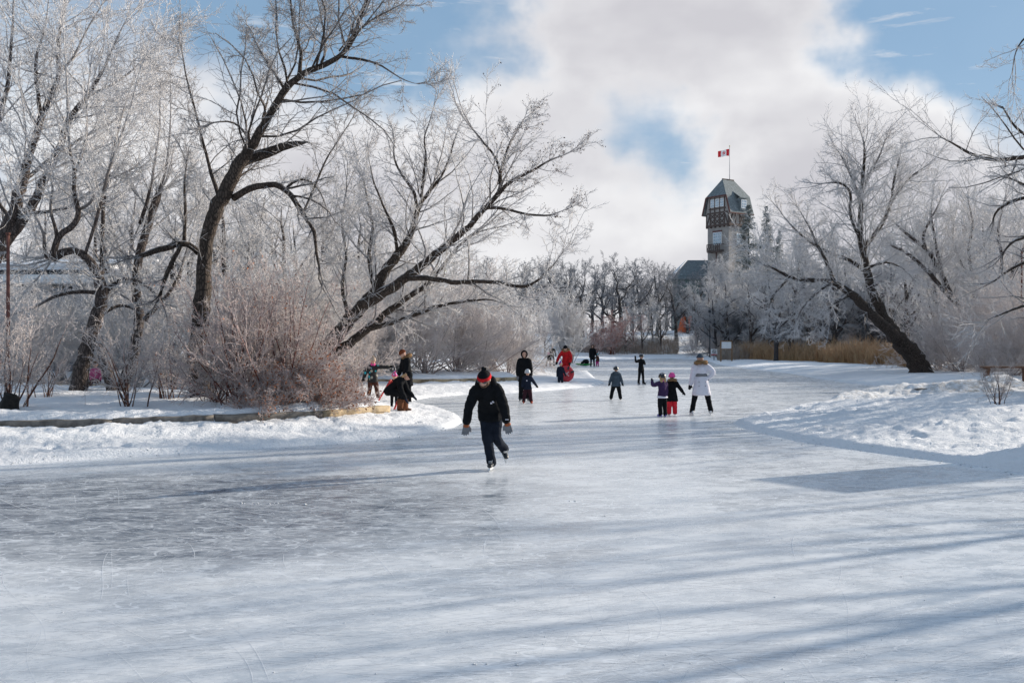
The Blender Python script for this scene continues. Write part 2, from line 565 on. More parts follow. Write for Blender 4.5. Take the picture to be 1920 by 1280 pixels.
# ------------------------------------------------------------------ tubes and trees
def tubes(P, Rd, k, cap=False, rough=0.0, gen=None):
    """P (B,n,3), Rd (B,n): swept k-sided tubes. Returns V, Q, radius per vertex"""
    B, n, _ = P.shape
    T = np.empty_like(P)
    T[:, 1:-1] = P[:, 2:] - P[:, :-2]
    T[:, 0] = P[:, 1] - P[:, 0]; T[:, -1] = P[:, -1] - P[:, -2]
    T /= np.linalg.norm(T, axis=2, keepdims=True) + 1e-12
    ref = np.where(np.abs(T[:, :1, 2:3]) > 0.8, np.array([1.0, 0, 0]), np.array([0, 0, 1.0]))[:, 0]
    U = np.empty_like(P)
    u = ref - (ref * T[:, 0]).sum(1, keepdims=True) * T[:, 0]
    for i in range(n):
        u = u - (u * T[:, i]).sum(1, keepdims=True) * T[:, i]
        u /= np.linalg.norm(u, axis=1, keepdims=True) + 1e-12
        U[:, i] = u
    W = np.cross(T, U)
    a = np.arange(k) / k * 2 * PI
    ca = np.cos(a)[None, None, :, None]; sa = np.sin(a)[None, None, :, None]
    rr = Rd[:, :, None, None]
    if rough and gen is not None:
        rr = rr * (1 + rough * gen.standard_normal((B, n, k, 1)))
    V = P[:, :, None, :] + rr * (U[:, :, None, :] * ca + W[:, :, None, :] * sa)
    V = V.reshape(-1, 3)
    b = np.arange(B)[:, None, None]; i = np.arange(n - 1)[None, :, None]; j = np.arange(k)[None, None, :]
    j2 = (j + 1) % k
    base = b * n * k
    Q = np.stack([base + i * k + j, base + i * k + j2, base + (i + 1) * k + j2, base + (i + 1) * k + j], -1).reshape(-1, 4)
    rv = np.repeat(Rd.reshape(-1), k)
    return V, Q, rv


def resample(pts, rad, step, gen, wob=0.0):
    pts = np.asarray(pts, float); rad = np.asarray(rad, float)
    s = np.concatenate([[0], np.cumsum(np.linalg.norm(np.diff(pts, axis=0), axis=1))])
    m = max(5, int(s[-1] / step) + 1)
    t = np.linspace(0, s[-1], m)
    P = np.stack([np.interp(t, s, pts[:, c]) for c in range(3)], 1)
    r = np.interp(t, s, rad)
    for _ in range(2):
        P[1:-1] = P[1:-1] * 0.5 + (P[:-2] + P[2:]) * 0.25
    if wob:
        P[1:-1] += gen.standard_normal((m - 2, 3)) * wob * r[1:-1, None]
    return P, r


def spawn(P, Rd, K, gen, t0=0.15, t1=1.0, ang=(45, 14), lf=(0.3, 0.6), seg=5, wob=0.16, up=0.06, rr=0.5, rmin=0.004, rmax=0.05, tip=0.5, llim=(0.12, 9.0), shrink=0.5, bias=None):
    B, n, _ = P.shape
    L = np.linalg.norm(np.diff(P, axis=1), axis=2).sum(1)
    t = (np.arange(K)[None, :] + gen.random((B, K))) / K
    t = t0 + (t1 - t0) * t
    f = t * (n - 1)
    i0 = np.clip(f.astype(int), 0, n - 2); w = (f - i0)[..., None]
    bi = np.arange(B)[:, None]
    p = P[bi, i0] * (1 - w) + P[bi, i0 + 1] * w
    tg = P[bi, i0 + 1] - P[bi, i0]
    tg = tg / (np.linalg.norm(tg, axis=2, keepdims=True) + 1e-12)
    r = Rd[bi, i0] * (1 - w[..., 0]) + Rd[bi, i0 + 1] * w[..., 0]
    p = p.reshape(-1, 3); tg = tg.reshape(-1, 3); r = r.reshape(-1); tt = t.reshape(-1)
    N = len(p)
    q = gen.standard_normal((N, 3))
    if bias is not None: q = q + np.asarray(bias)
    q -= (q * tg).sum(1, keepdims=True) * tg
    q /= np.linalg.norm(q, axis=1, keepdims=True) + 1e-12
    a = np.radians(np.clip(gen.normal(ang[0], ang[1], N), 8, 110))[:, None]
    d = tg * np.cos(a) + q * np.sin(a)
    ln = np.repeat(L, K) * gen.uniform(lf[0], lf[1], N) * (1 - shrink * tt)
    ln = np.clip(ln, llim[0], llim[1])
    st = (ln / (seg - 1))[:, None]
    C = np.empty((N, seg, 3)); C[:, 0] = p
    for i in range(1, seg):
        C[:, i] = C[:, i - 1] + d * st
        d = d + wob * gen.standard_normal((N, 3)); d[:, 2] += up
        d /= np.linalg.norm(d, axis=1, keepdims=True)
    rb = np.clip(r * rr, rmin, rmax)
    CR = rb[:, None] * np.linspace(1, tip, seg)[None, :]
    CR = np.maximum(CR, rmin * 0.7)
    return C, CR


def frost_of(rv, scale):
    return np.clip(1.08 - rv / scale, 0.0, 1.0)


def merge(parts):
    Vs, Qs, Rs, o = [], [], [], 0
    for V, Q, r in parts:
        Vs.append(V); Qs.append(Q + o); Rs.append(r); o += len(V)
    return np.concatenate(Vs), np.concatenate(Qs), np.concatenate(Rs)


def crown_mesh(levels, frost_scale):
    parts = []
    for P, Rd, k in levels:
        if len(P): parts.append(tubes(P, Rd, k))
    V, Q, r = merge(parts)
    return npmesh('crown', V, Q, attrs={'frost': frost_of(r, frost_scale)})


def pad(P, r, n):
    t = np.linspace(0, len(P) - 1, n); i = np.arange(len(P))
    return np.stack([np.interp(t, i, P[:, c]) for c in range(3)], 1), np.interp(t, i, r)


def hero_tree(name, Y, limbs, label, seed, m=None, dens=1.0, twig=0.0065, frost_scale=0.035, step=0.3, l1=(0.30, 0.55), up=0.05, k3=8, k2=7, l1lim=(0.5, 3.2), group=None, cat='tree', wob=0.17, twiglen=(0.3, 0.62)):
    """limbs: dict(p=[(px,py,width_px)...], d=depth drift in m, g=branchiness). First limb is the trunk."""
    gen = np.random.default_rng(seed)
    m = m or M_BARK
    sc = Y / F
    p0 = limbs[0]['p'][0]
    base = at(p0[0], p0[1], Y)
    root = empty(name, tuple(base), 0, label, cat, group)
    L1p, L1r = [], []
    L2p, L2r = [], []
    for li, lb in enumerate(limbs):
        a = np.array(lb['p'], float)
        li_w = 1 if Y > 0 else 0
        nn = len(a)
        tdep = np.linspace(0, 1, nn)
        Yv = Y + lb.get('o', 0.0) + lb.get('d', 0.0) * tdep ** 1.3
        pts = np.stack([(a[:, 0] - 960) / F * Yv, Yv, EYE + (640 - a[:, 1]) / F * Yv], 1) - base
        rad = a[:, 2] * (0.5 if li_w == 0 else 0.43) * sc
        if li == 0:
            # flare and bury the trunk foot
            dn = pts[0] - (pts[1] - pts[0]) * 0.0 + np.array([0, 0, -0.5])
            pts = np.vstack([dn, pts]); rad = np.concatenate([[rad[0] * 1.25], rad])
        P, r = resample(pts, rad, step * 0.6, gen, 0.10)
        V, Q, rv = tubes(P[None], r[None], 14 if r[0] > 0.1 else 9, rough=0.035, gen=gen)
        kk = 14 if r[0] > 0.1 else 9
        cap_pts = np.array([P[-1] + (P[-1] - P[-2]) * 0.15, P[0]])
        ci = len(V)
        V = np.vstack([V, cap_pts]); rv = np.concatenate([rv, [r[-1], r[0]]])
        j = np.arange(kk); j2 = (j + 1) % kk
        last = (len(P) - 1) * kk
        T = np.concatenate([np.stack([last + j, last + j2, np.full(kk, ci)], 1), np.stack([j2, j, np.full(kk, ci + 1)], 1)])
        me = npmesh('limb', V, Q, T, attrs={'frost': frost_of(rv, frost_scale) * 0.9})
        link('trunk' if li == 0 else 'limb', me, m, root)
        g = lb.get('g', 1.0) * dens
        if g <= 0: continue
        Lm = np.linalg.norm(np.diff(P, axis=0), axis=1).sum()
        Pn, rn = pad(P, r, 12)
        t0 = lb.get('t0', 0.12)
        K1 = max(2, int(Lm * 2.3 * g))
        c, cr = spawn(Pn[None], rn[None], K1, gen, t0, 1.0, (48, 15), l1, 7, wob * 0.8, up, 0.45, 0.008, 0.03, 0.4, l1lim, 0.45)
        L1p.append(c); L1r.append(cr)
        # leader carries on past the end of the limb
        c, cr = spawn(Pn[None], rn[None], 3, gen, 0.96, 1.0, (16, 8), l1, 7, wob * 0.7, up, 0.9, 0.008, 0.03, 0.4, (0.8, 2.4), 0.2)
        L1p.append(c); L1r.append(cr)
        K2 = max(2, int(Lm * 2.2 * g))
        c, cr = spawn(Pn[None], rn[None], K2, gen, t0 * 0.6, 1.0, (60, 18), (0.1, 0.25), 5, wob, up, 0.3, 0.0075, 0.014, 0.5, (0.35, 1.3), 0.3)
        L2p.append(c); L2r.append(cr)
    L1p = np.concatenate(L1p); L1r = np.concatenate(L1r)
    c, cr = spawn(L1p, L1r, k2, gen, 0.15, 1.0, (42, 14), (0.3, 0.6), 5, wob, up, 0.55, twig * 1.15, 0.018, 0.5, (0.25, 1.5), 0.45)
    L2p = np.concatenate(L2p + [c]); L2r = np.concatenate(L2r + [cr])
    L3p, L3r = spawn(L2p, L2r, k3, gen, 0.1, 1.0, (42, 16), twiglen, 4, wob, up * 0.7, 0.6, twig * 0.85, 0.009, 0.6, (0.12, 0.65), 0.4)
    me = crown_mesh([(L1p, L1r, 4), (L2p, L2r, 3), (L3p, L3r, 3)], frost_scale)
    link('crown', me, m, root)
    return root


def lb(p, d=0.0, g=1.0, t0=0.12, o=0.0):
    return dict(p=p, d=d, g=g, t0=t0, o=o)


def build_hero_trees():
    # dark leaning tree behind the log wall
    hero_tree('dark_tree', 25.4, [
        lb([(378, 742, 48), (372, 690, 42), (373, 630, 39), (380, 560, 35), (383, 480, 31), (390, 430, 30), (405, 390, 32), (432, 340, 30), (448, 310, 27), (465, 285, 24), (478, 262, 20),
            (500, 225, 16), (525, 180, 15), (548, 152, 14), (580, 133, 13), (625, 115, 11), (648, 98, 10), (665, 70, 9), (672, 40, 7), (690, 0, 5), (700, -40, 3)], -1.5, 0.8, 0.45),
        lb([(452, 302, 22), (490, 290, 23), (530, 276, 18), (556, 270, 13), (577, 266, 3)], -0.4, 0),
        lb([(560, 145, 9), (566, 110, 8), (560, 80, 6), (548, 45, 5), (545, 0, 4), (540, -40, 3)], 0.8, 2.0, o=-.8),
        lb([(640, 106, 6), (665, 110, 5.5), (690, 113, 5), (715, 122, 4), (740, 140, 3), (765, 155, 2), (785, 158, 1)], -0.5, 0.35, o=-1.0),
        lb([(436, 372, 15), (455, 360, 15), (480, 348, 14), (515, 345, 13), (540, 355, 12), (556, 382, 11), (575, 412, 9), (590, 430, 8), (592, 470, 6), (600, 510, 4)], -1.2, 0.8, 0.3, o=-.2),
        lb([(538, 352, 6), (560, 332, 5), (585, 338, 4), (605, 365, 3), (615, 400, 2)], 0.5, 0.9, o=-.6),
        lb([(570, 395, 5), (590, 350, 5), (610, 300, 4), (640, 255, 3), (665, 215, 2)], 1.0, 0.9, o=-.8),
        lb([(372, 475, 13), (358, 458, 13), (345, 452, 14), (320, 462, 14), (275, 476, 12), (262, 480, 9)], -0.6, 0.5, o=0),
        lb([(340, 458, 8), (332, 475, 10), (318, 500, 10), (308, 525, 9), (302, 545, 6)], -0.3, 0.3, o=-.3),
        lb([(345, 450, 8), (347, 420, 7), (348, 385, 6), (345, 350, 5), (350, 300, 3)], 0.6, 0.8, o=-.3),
        lb([(412, 372, 9), (398, 335, 8), (390, 300, 7), (378, 260, 6), (368, 215, 5), (350, 150, 4), (340, 90, 3)], 1.2, 0.9),
        lb([(470, 275, 6), (458, 240, 5), (432, 225, 4), (400, 230, 3)], -0.8, 1.0),
        lb([(600, 128, 5), (612, 95, 5), (606, 55, 4), (600, 20, 3), (590, -20, 2)], 0.7, 2.0, o=-.9),
        lb([(535, 170, 6), (510, 130, 5), (490, 100, 4), (475, 70, 3)], 0.9, 2.0, o=-.8),
        lb([(668, 60, 5), (700, 35, 4), (730, 20, 3), (750, 10, 2)], -.5, 2.2, o=-1.3),
    ], 'tall dark tree behind the log wall with a broken stub limb and an arching bough', 11, m=M_BARK_DIM, dens=1.25, k3=8, k2=8, wob=0.26, frost_scale=0.024, twig=0.006)

    # two stemmed leaning tree in the middle
    hero_tree('leaning_tree', 33.0, [
        lb([(590, 668, 36), (625, 638, 33), (650, 605, 30), (680, 570, 28), (705, 545, 25), (720, 510, 22), (745, 480, 20), (765, 450, 16), (778, 415, 13), (785, 385, 11), (800, 365, 9), (820, 340, 7)], 1.5, 0.8, 0.4),
        lb([(675, 575, 26), (735, 540, 22), (775, 512, 20), (815, 478, 17), (850, 448, 15), (880, 425, 13), (905, 395, 11), (930, 370, 10), (940, 350, 8), (938, 320, 6), (930, 295, 5), (905, 265, 4), (880, 235, 3)], -1.5, 0.75, 0.3),
        lb([(925, 375, 9), (950, 345, 8), (975, 330, 7), (1000, 320, 5), (1030, 300, 4), (1060, 290, 2)], -0.8, 1.15, o=-1.0),
        lb([(935, 345, 8), (942, 310, 7), (955, 270, 5), (975, 235, 4), (985, 220, 2)], 0.6, 1.15, o=-1.0),
        lb([(910, 390, 8), (945, 390, 6), (985, 402, 5), (1030, 405, 4), (1055, 395, 2)], -1.2, 0.8, o=-1.0),
        lb([(782, 390, 8), (778, 360, 7), (762, 340, 6), (745, 315, 5), (737, 290, 4), (740, 265, 3)], 0.8, 1.1, o=1.0),
        lb([(790, 370, 7), (795, 320, 6), (800, 290, 5), (793, 260, 4), (805, 230, 3), (815, 195, 2)], -0.7, 1.2, o=1.2),
        lb([(820, 345, 6), (838, 310, 5), (850, 270, 4), (862, 235, 2)], 0.7, 1.1, o=1.3),
        lb([(765, 522, 13), (800, 520, 12), (850, 530, 11), (895, 527, 9), (940, 530, 8), (985, 540, 7), (1010, 525, 5), (1035, 500, 4), (1050, 480, 2)], -2.0, 0.8, 0.2, o=-.4),
        lb([(610, 672, 24), (650, 648, 20), (685, 620, 18), (720, 590, 15), (760, 560, 13), (800, 535, 10), (830, 500, 8), (860, 460, 6), (900, 430, 4)], 1.0, 0.9, 0.25, o=.3),
        lb([(695, 616, 12), (760, 597, 10), (820, 573, 8), (870, 565, 6), (920, 560, 4), (960, 575, 2)], -1.5, 1.0, 0.2, o=.5),
        lb([(700, 540, 9), (690, 480, 8), (700, 430, 6), (690, 380, 5), (680, 330, 3)], 1.2, 1.1, o=.3),
        lb([(745, 480, 8), (740, 430, 7), (720, 390, 5), (700, 340, 4), (690, 290, 2)], -1.2, 1.1, o=.7),
        lb([(655, 600, 9), (640, 540, 8), (650, 480, 6), (640, 420, 5), (650, 350, 3)], 1.4, 1.2, o=.2),
    ], 'leaning tree with two long dark stems reaching right over the path', 12, m=M_BARK, dens=1.35, k3=8, frost_scale=0.032, twig=0.0075)

    # far left leaning pair of stems
    hero_tree('leaning_tree', 29.5, [
        lb([(-45, 640, 46), (-40, 560, 42), (-20, 490, 38), (5, 450, 34), (25, 405, 28), (40, 350, 22), (58, 280, 16), (80, 215, 14), (100, 170, 12), (112, 140, 11), (108, 110, 9), (112, 60, 7), (122, 0, 5), (125, -40, 3)], 1.0, 0.9, 0.35),
        lb([(-10, 480, 24), (30, 430, 22), (60, 385, 20), (85, 335, 17), (115, 270, 14), (122, 235, 13), (150, 195, 12), (165, 180, 10), (195, 130, 6), (215, 80, 4), (240, 30, 2)], -1.6, 0.95, 0.25, o=.3),
        lb([(75, 215, 9), (70, 165, 8), (66, 150, 8), (68, 100, 6), (80, 70, 5), (88, 30, 3), (92, -10, 2)], -1.0, 1.2, o=.8),
        lb([(-20, 300, 12), (0, 220, 10), (15, 160, 9), (20, 100, 7), (25, 30, 5), (25, -30, 3)], 0.5, 1.2, o=.5),
        lb([(165, 180, 6), (200, 165, 5), (240, 140, 4), (280, 100, 3), (330, 60, 2)], 1.0, 1.3, o=-1.2),
        lb([(110, 140, 6), (140, 105, 5), (160, 60, 4), (190, 10, 3)], -0.5, 1.3, o=.9),
        lb([(45, 340, 9), (90, 300, 8), (150, 260, 6), (210, 230, 5), (270, 170, 3)], 1.5, 1.3, o=.5),
        lb([(20, 410, 9), (-20, 360, 8), (-60, 300, 6), (-80, 240, 4)], 0.5, 1.0, o=.5),
        lb([(30, 390, 9), (70, 400, 8), (130, 390, 6), (180, 350, 5), (240, 320, 3)], -1.0, 1.2, o=.3),
    ], 'frost covered tree leaning in from the photo edge beside the rusty post', 13, m=M_BARK_WHITE, dens=1.35, k3=8, frost_scale=0.045, twig=0.0072)

    # gnarled multi stem tree
    hero_tree('gnarled_tree', 27.6, [
        lb([(143, 742, 40), (155, 690, 33), (165, 640, 30), (183, 590, 28), (194, 545, 26), (182, 510, 20), (165, 482, 18), (145, 468, 16), (122, 466, 16), (106, 480, 18), (97, 487, 16)], -0.8, 0.45, 0.5),
        lb([(97, 487, 15), (102, 458, 14), (110, 440, 14), (130, 430, 13), (145, 418, 12), (150, 395, 11), (142, 380, 9), (136, 360, 9), (140, 335, 8), (142, 320, 7), (131, 290, 6), (127, 220, 5), (125, 150, 4), (120, 80, 2)], -0.5, 0.8, 0.2, o=-.8),
        lb([(142, 322, 7), (158, 280, 6), (163, 240, 5), (162, 190, 4), (170, 120, 3)], 0.6, 1.1, o=-1.0),
        lb([(106, 445, 8), (103, 415, 7), (91, 395, 6), (99, 360, 5), (100, 340, 4), (70, 300, 3), (30, 260, 2)], -0.8, 1.0, o=-.9),
        lb([(150, 392, 7), (165, 388, 6), (178, 375, 6), (180, 360, 4), (170, 345, 3)], -.4, .8, o=-1.0),
        lb([(90, 487, 9), (80, 465, 7), (85, 445, 6), (70, 410, 4), (40, 370, 3)], -.8, .9, o=-.9),
        lb([(212, 738, 24), (200, 690, 21), (185, 650, 19), (172, 628, 18)], 0.2, 0.0, o=-.3),
        lb([(228, 738, 28), (240, 695, 25), (255, 650, 23), (262, 600, 21), (255, 545, 20), (258, 490, 19), (272, 440, 18), (285, 400, 17), (295, 368, 17), (298, 360, 12)], 1.2, 0.6, 0.4, o=.5),
        lb([(292, 370, 7), (308, 335, 6), (315, 290, 5), (320, 230, 4), (320, 150, 2)], 0.6, 1.3, o=1.6),
        lb([(262, 420, 9), (275, 380, 8), (285, 340, 6), (292, 290, 5), (300, 240, 4), (300, 160, 2)], -.6, 1.3, o=1.3),
        lb([(190, 560, 12), (192, 440, 9), (194, 380, 8), (200, 340, 7), (215, 270, 5), (230, 210, 4), (250, 150, 2)], 1.0, 1.2, o=.3),
        lb([(160, 475, 7), (185, 400, 7), (200, 330, 6), (225, 260, 5), (245, 200, 3), (265, 120, 2)], -1.0, 1.2, o=-.5),
        lb([(270, 600, 12), (310, 560, 9), (335, 520, 7), (350, 470, 5), (370, 400, 3)], 1.0, 1.3, o=.6),
        lb([(195, 550, 12), (150, 545, 9), (100, 555, 7), (60, 580, 5), (20, 590, 3)], -1.0, 1.5, o=.2),
        lb([(200, 545, 12), (230, 520, 9), (270, 530, 7), (310, 570, 5)], -1.2, 1.6, o=.2),
        lb([(190, 590, 9), (220, 570, 8), (250, 575, 6), (285, 610, 4)], 1.2, 1.6, o=.2),
    ], 'gnarled tree on two stout trunks with a snow capped crooked bough', 14, m=M_BARK_WHITE, dens=1.25, k3=8, frost_scale=0.042, twig=0.0070)

    # big willow on the right bank
    hero_tree('leaning_willow', 58.0, [
        lb([(1728, 690, 46), (1716, 672, 42), (1698, 652, 38), (1680, 630, 35), (1664, 612, 30), (1655, 590, 23), (1643, 565, 20), (1632, 540, 18), (1625, 505, 17), (1620, 480, 15), (1613, 450, 13), (1612, 420, 11), (1615, 370, 10), (1618, 330, 8), (1622, 290, 5), (1620, 265, 3)], -1, 0.8, 0.5),
        lb([(1685, 638, 26), (1660, 612, 24), (1640, 595, 22), (1620, 575, 20), (1600, 553, 18), (1580, 540, 14), (1563, 528, 12), (1540, 525, 10), (1500, 525, 8), (1480, 520, 7), (1455, 505, 5), (1430, 495, 3)], -3, 0.9, 0.35, o=-.4),
        lb([(1617, 468, 11), (1640, 440, 10), (1660, 410, 9), (1672, 375, 8), (1690, 350, 6), (1715, 325, 4), (1740, 310, 2)], 1.5, 1.2, o=-.6),
        lb([(1624, 510, 10), (1600, 490, 9), (1575, 482, 8), (1545, 470, 7), (1520, 455, 5), (1490, 430, 4), (1465, 400, 2)], 1.5, 1.1, o=-.5),
        lb([(1612, 445, 7), (1602, 425, 6), (1592, 400, 6), (1598, 365, 5), (1588, 348, 5), (1568, 340, 4), (1540, 345, 2)], -1.2, 1.3, o=-.6),
        lb([(1563, 525, 8), (1550, 490, 7), (1535, 465, 6), (1520, 430, 4), (1500, 395, 2)], 2, 1.1, o=-2),
        lb([(1614, 380, 7), (1600, 340, 6), (1585, 305, 4), (1570, 280, 2)], 1.0, 1.4, o=-.7),
        lb([(1617, 350, 6), (1640, 310, 5), (1655, 280, 3), (1660, 262, 2)], -1.0, 1.4, o=-.7),
        lb([(1672, 378, 6), (1675, 340, 5), (1685, 305, 4), (1690, 280, 2)], 1.0, 1.4, o=0),
        lb([(1480, 520, 6), (1465, 535, 5), (1445, 560, 4), (1440, 590, 2)], -1, 1.4, o=-2.5),
        lb([(1560, 527, 7), (1535, 545, 6), (1505, 575, 4), (1490, 610, 2)], -1.5, 1.3, o=-2),
        lb([(1600, 552, 7), (1570, 565, 6), (1545, 590, 4), (1530, 615, 2)], 1.5, 1.3, o=-1),
        lb([(1632, 500, 6), (1660, 490, 5), (1690, 500, 3), (1710, 520, 2)], 1.5, 1.2, o=-.5),
    ], 'tall leaning willow with snow on its slanting lower stem above the reeds', 15, m=M_BARK, dens=1.35, k3=7, twig=0.0095, frost_scale=0.05, step=0.5, l1lim=(0.8, 4.2), l1=(0.32, 0.58), twiglen=(0.4, 0.75))

    # crooked tree behind it
    hero_tree('crooked_tree', 63.0, [
        lb([(1850, 690, 26), (1840, 650, 22), (1822, 605, 18), (1800, 575, 15), (1780, 548, 13), (1765, 515, 11), (1752, 490, 10), (1740, 470, 8), (1715, 450, 7), (1690, 430, 5), (1670, 410, 3)], 0, 1.1, 0.3),
        lb([(1800, 575, 11), (1770, 545, 10), (1740, 508, 9), (1720, 490, 8), (1695, 470, 6), (1670, 460, 4)], -2, 1.2, 0.2),
        lb([(1772, 535, 9), (1760, 490, 8), (1752, 440, 6), (1745, 400, 4), (1750, 360, 2)], 1.5, 1.3),
        lb([(1740, 470, 6), (1728, 445, 6), (1742, 415, 5), (1755, 395, 4), (1765, 370, 2)], -1, 1.3),
        lb([(1822, 605, 10), (1830, 540, 9), (1815, 480, 7), (1825, 420, 5), (1815, 370, 3)], 2, 1.3),
        lb([(1840, 640, 10), (1870, 560, 9), (1880, 490, 7), (1870, 430, 5), (1885, 370, 3)], -2, 1.3),
        lb([(1830, 540, 7), (1800, 490, 6), (1785, 450, 4), (1790, 410, 2)], 1, 1.3, o=1),
        lb([(1870, 560, 8), (1905, 500, 7), (1930, 440, 5), (1950, 380, 3)], 1, 1.3, o=-1),
    ], 'frosted crooked many limbed tree standing behind the leaning willow', 16, m=M_BARK_WHITE, dens=1.1, k3=6, twig=0.011, frost_scale=0.07, step=0.5, l1lim=(0.8, 3.6), twiglen=(0.4, 0.7))

    # tree at the right edge, its trunk beyond the frame
    hero_tree('overhanging_tree', 30.0, [
        lb([(2130, 690, 60), (2120, 600, 52), (2110, 500, 46), (2120, 400, 40), (2100, 300, 30), (2110, 180, 22), (2090, 60, 14), (2100, -60, 8)], 0, 0.5, 0.4),
        lb([(2105, 340, 18), (2040, 310, 14), (1960, 290, 11), (1900, 297, 9), (1860, 300, 8), (1820, 290, 6), (1790, 270, 4), (1760, 255, 2)], -1.5, 1.0, 0.25),
        lb([(2110, 430, 16), (2030, 380, 12), (1960, 362, 9), (1900, 375, 7), (1865, 395, 5), (1860, 420, 2)], 1.0, 0.9, 0.3),
        lb([(2110, 480, 14), (2020, 460, 11), (1950, 440, 8), (1900, 450, 6), (1880, 475, 3)], -1.0, 0.8, 0.3),
        lb([(2105, 560, 14), (2030, 520, 11), (1960, 480, 8), (1900, 500, 6), (1860, 530, 3)], 1.0, 0.8, 0.3),
        lb([(2105, 230, 14), (2050, 160, 10), (1990, 90, 7), (1930, 60, 5), (1905, 90, 3), (1900, 120, 2)], 1.0, 0.7, 0.3),
        lb([(1960, 290, 8), (1930, 260, 7), (1900, 235, 5), (1880, 200, 3)], 1.2, 1.0),
        lb([(1990, 310, 8), (1960, 350, 7), (1930, 350, 5), (1895, 335, 3)], -1.2, 0.9),
        lb([(2110, 600, 14), (2030, 590, 10), (1960, 560, 8), (1900, 580, 5), (1850, 600, 2)], -1.5, 0.9, 0.3),
    ], 'tree whose bare dark boughs reach in over the right snow bank', 17, m=M_BARK, dens=0.8, k3=4, twig=0.006, frost_scale=0.02)


build_hero_trees()

# ------------------------------------------------------------------ repeated trees and shrubs
def proto_tree(name, hgt, tr, m, seed, nl=9, spread=50, l1=(0.45, 0.75), wob=0.2, up=0.08, k=(8, 7, 6), twig=0.012, fs=0.07, clear=0.22, lean=0.0, maxl=6.0):
    gen = np.random.default_rng(seed)
    root = empty(name)
    n = 12
    t = np.linspace(0, 1, n)
    P = np.zeros((n, 3))
    P[:, 2] = t * hgt * 0.82 - 0.4
    P[:, 0] = lean * t ** 1.5 * hgt + np.cumsum(gen.normal(0, 0.018 * hgt * wob * 4, n)) * t
    P[:, 1] = np.cumsum(gen.normal(0, 0.018 * hgt * wob * 4, n)) * t
    r = tr * (1 - t) ** 0.9 + 0.03
    r[0] *= 1.3
    A, Ar = spawn(P[None], r[None], nl, gen, clear, 0.97, (spread, 10), l1, 9, wob, up, 0.62, 0.03, tr * 0.62, 0.3, (hgt * 0.16, maxl), 0.55)
    V, Q, rv = merge([tubes(P[None], r[None], 9), tubes(A, Ar, 6)])
    link('trunk', npmesh('trunk', V, Q, attrs={'frost': frost_of(rv, fs)}), m, root)
    B, Br = spawn(A, Ar, k[0], gen, 0.15, 1, (45, 14), (0.35, 0.6), 6, wob, up, 0.5, twig * 1.6, 0.05, 0.4, (0.5, 3.0), 0.4)
    B0, B0r = spawn(P[None], r[None], nl, gen, clear * 0.9, 1, (50, 14), (0.1, 0.28), 6, wob, up, 0.3, twig * 1.6, 0.03, 0.4, (0.5, 2.2), 0.4)
    B = np.concatenate([B, B0]); Br = np.concatenate([Br, B0r])
    C, Cr = spawn(B, Br, k[1], gen, 0.12, 1, (45, 15), (0.32, 0.6), 5, wob, up, 0.55, twig * 1.2, 0.025, 0.5, (0.3, 1.5), 0.4)
    D, Dr = spawn(C, Cr, k[2], gen, 0.1, 1, (45, 16), (0.35, 0.7), 3, wob, up, 0.6, twig * 0.9, 0.016, 0.6, (0.2, 0.9), 0.4)
    link('crown', crown_mesh([(B, Br, 4), (C, Cr, 3), (D, Dr, 3)], fs), m, root)
    return root


def proto_shrub(name, hgt, ns, spread, m, seed, k=(7, 6, 5), wob=0.12, up=0.03, twig=0.007, fs=0.03, sr=0.02, leaves=0, base=0.35, leafmat=None):
    """many stems fanning out of one foot"""
    gen = np.random.default_rng(seed)
    root = empty(name)
    n = 9
    az = gen.uniform(0, 2 * PI, ns); el = np.radians(np.clip(np.abs(gen.normal(0, spread, ns)), 0, 80))
    d = np.stack([np.sin(el) * np.cos(az), np.sin(el) * np.sin(az), np.cos(el)], 1)
    p = np.stack([gen.normal(0, base * 0.5, ns), gen.normal(0, base * 0.5, ns), np.full(ns, -0.15)], 1)
    L = hgt * gen.uniform(0.65, 1.1, ns) * (1 + 0.15 * np.sin(el))
    A = np.empty((ns, n, 3)); A[:, 0] = p
    for i in range(1, n):
        A[:, i] = A[:, i - 1] + d * (L / (n - 1))[:, None]
        d = d + gen.standard_normal((ns, 3)) * wob * 0.6; d[:, 2] += up
        d /= np.linalg.norm(d, axis=1, keepdims=True)
    Ar = sr * gen.uniform(0.6, 1.3, ns)[:, None] * np.linspace(1, 0.35, n)[None]
    V, Q, rv = tubes(A, Ar, 5)
    link('stem', npmesh('stem', V, Q, attrs={'frost': frost_of(rv, fs * 0.8)}), m, root)
    B, Br = spawn(A, Ar, k[0], gen, 0.2, 1, (35, 13), (0.25, 0.5), 6, wob, up, 0.6, twig * 1.3, 0.02, 0.4, (0.25, 2.5), 0.4)
    C, Cr = spawn(B, Br, k[1], gen, 0.12, 1, (42, 14), (0.3, 0.6), 4, wob, up, 0.6, twig, 0.012, 0.5, (0.15, 1.0), 0.4)
    D, Dr = spawn(C, Cr, k[2], gen, 0.1, 1, (45, 16), (0.35, 0.7), 3, wob, up, 0.65, twig * 0.8, 0.009, 0.6, (0.1, 0.5), 0.4)
    link('crown', crown_mesh([(B, Br, 4), (C, Cr, 3), (D, Dr, 3)], fs), m, root)
    if leaves:
        pts = D[gen.integers(0, len(D), leaves), 2]
        lo = gen.random(leaves) < 1
        link_leaves(root, pts[lo], gen, 0.035, leafmat)
    return root


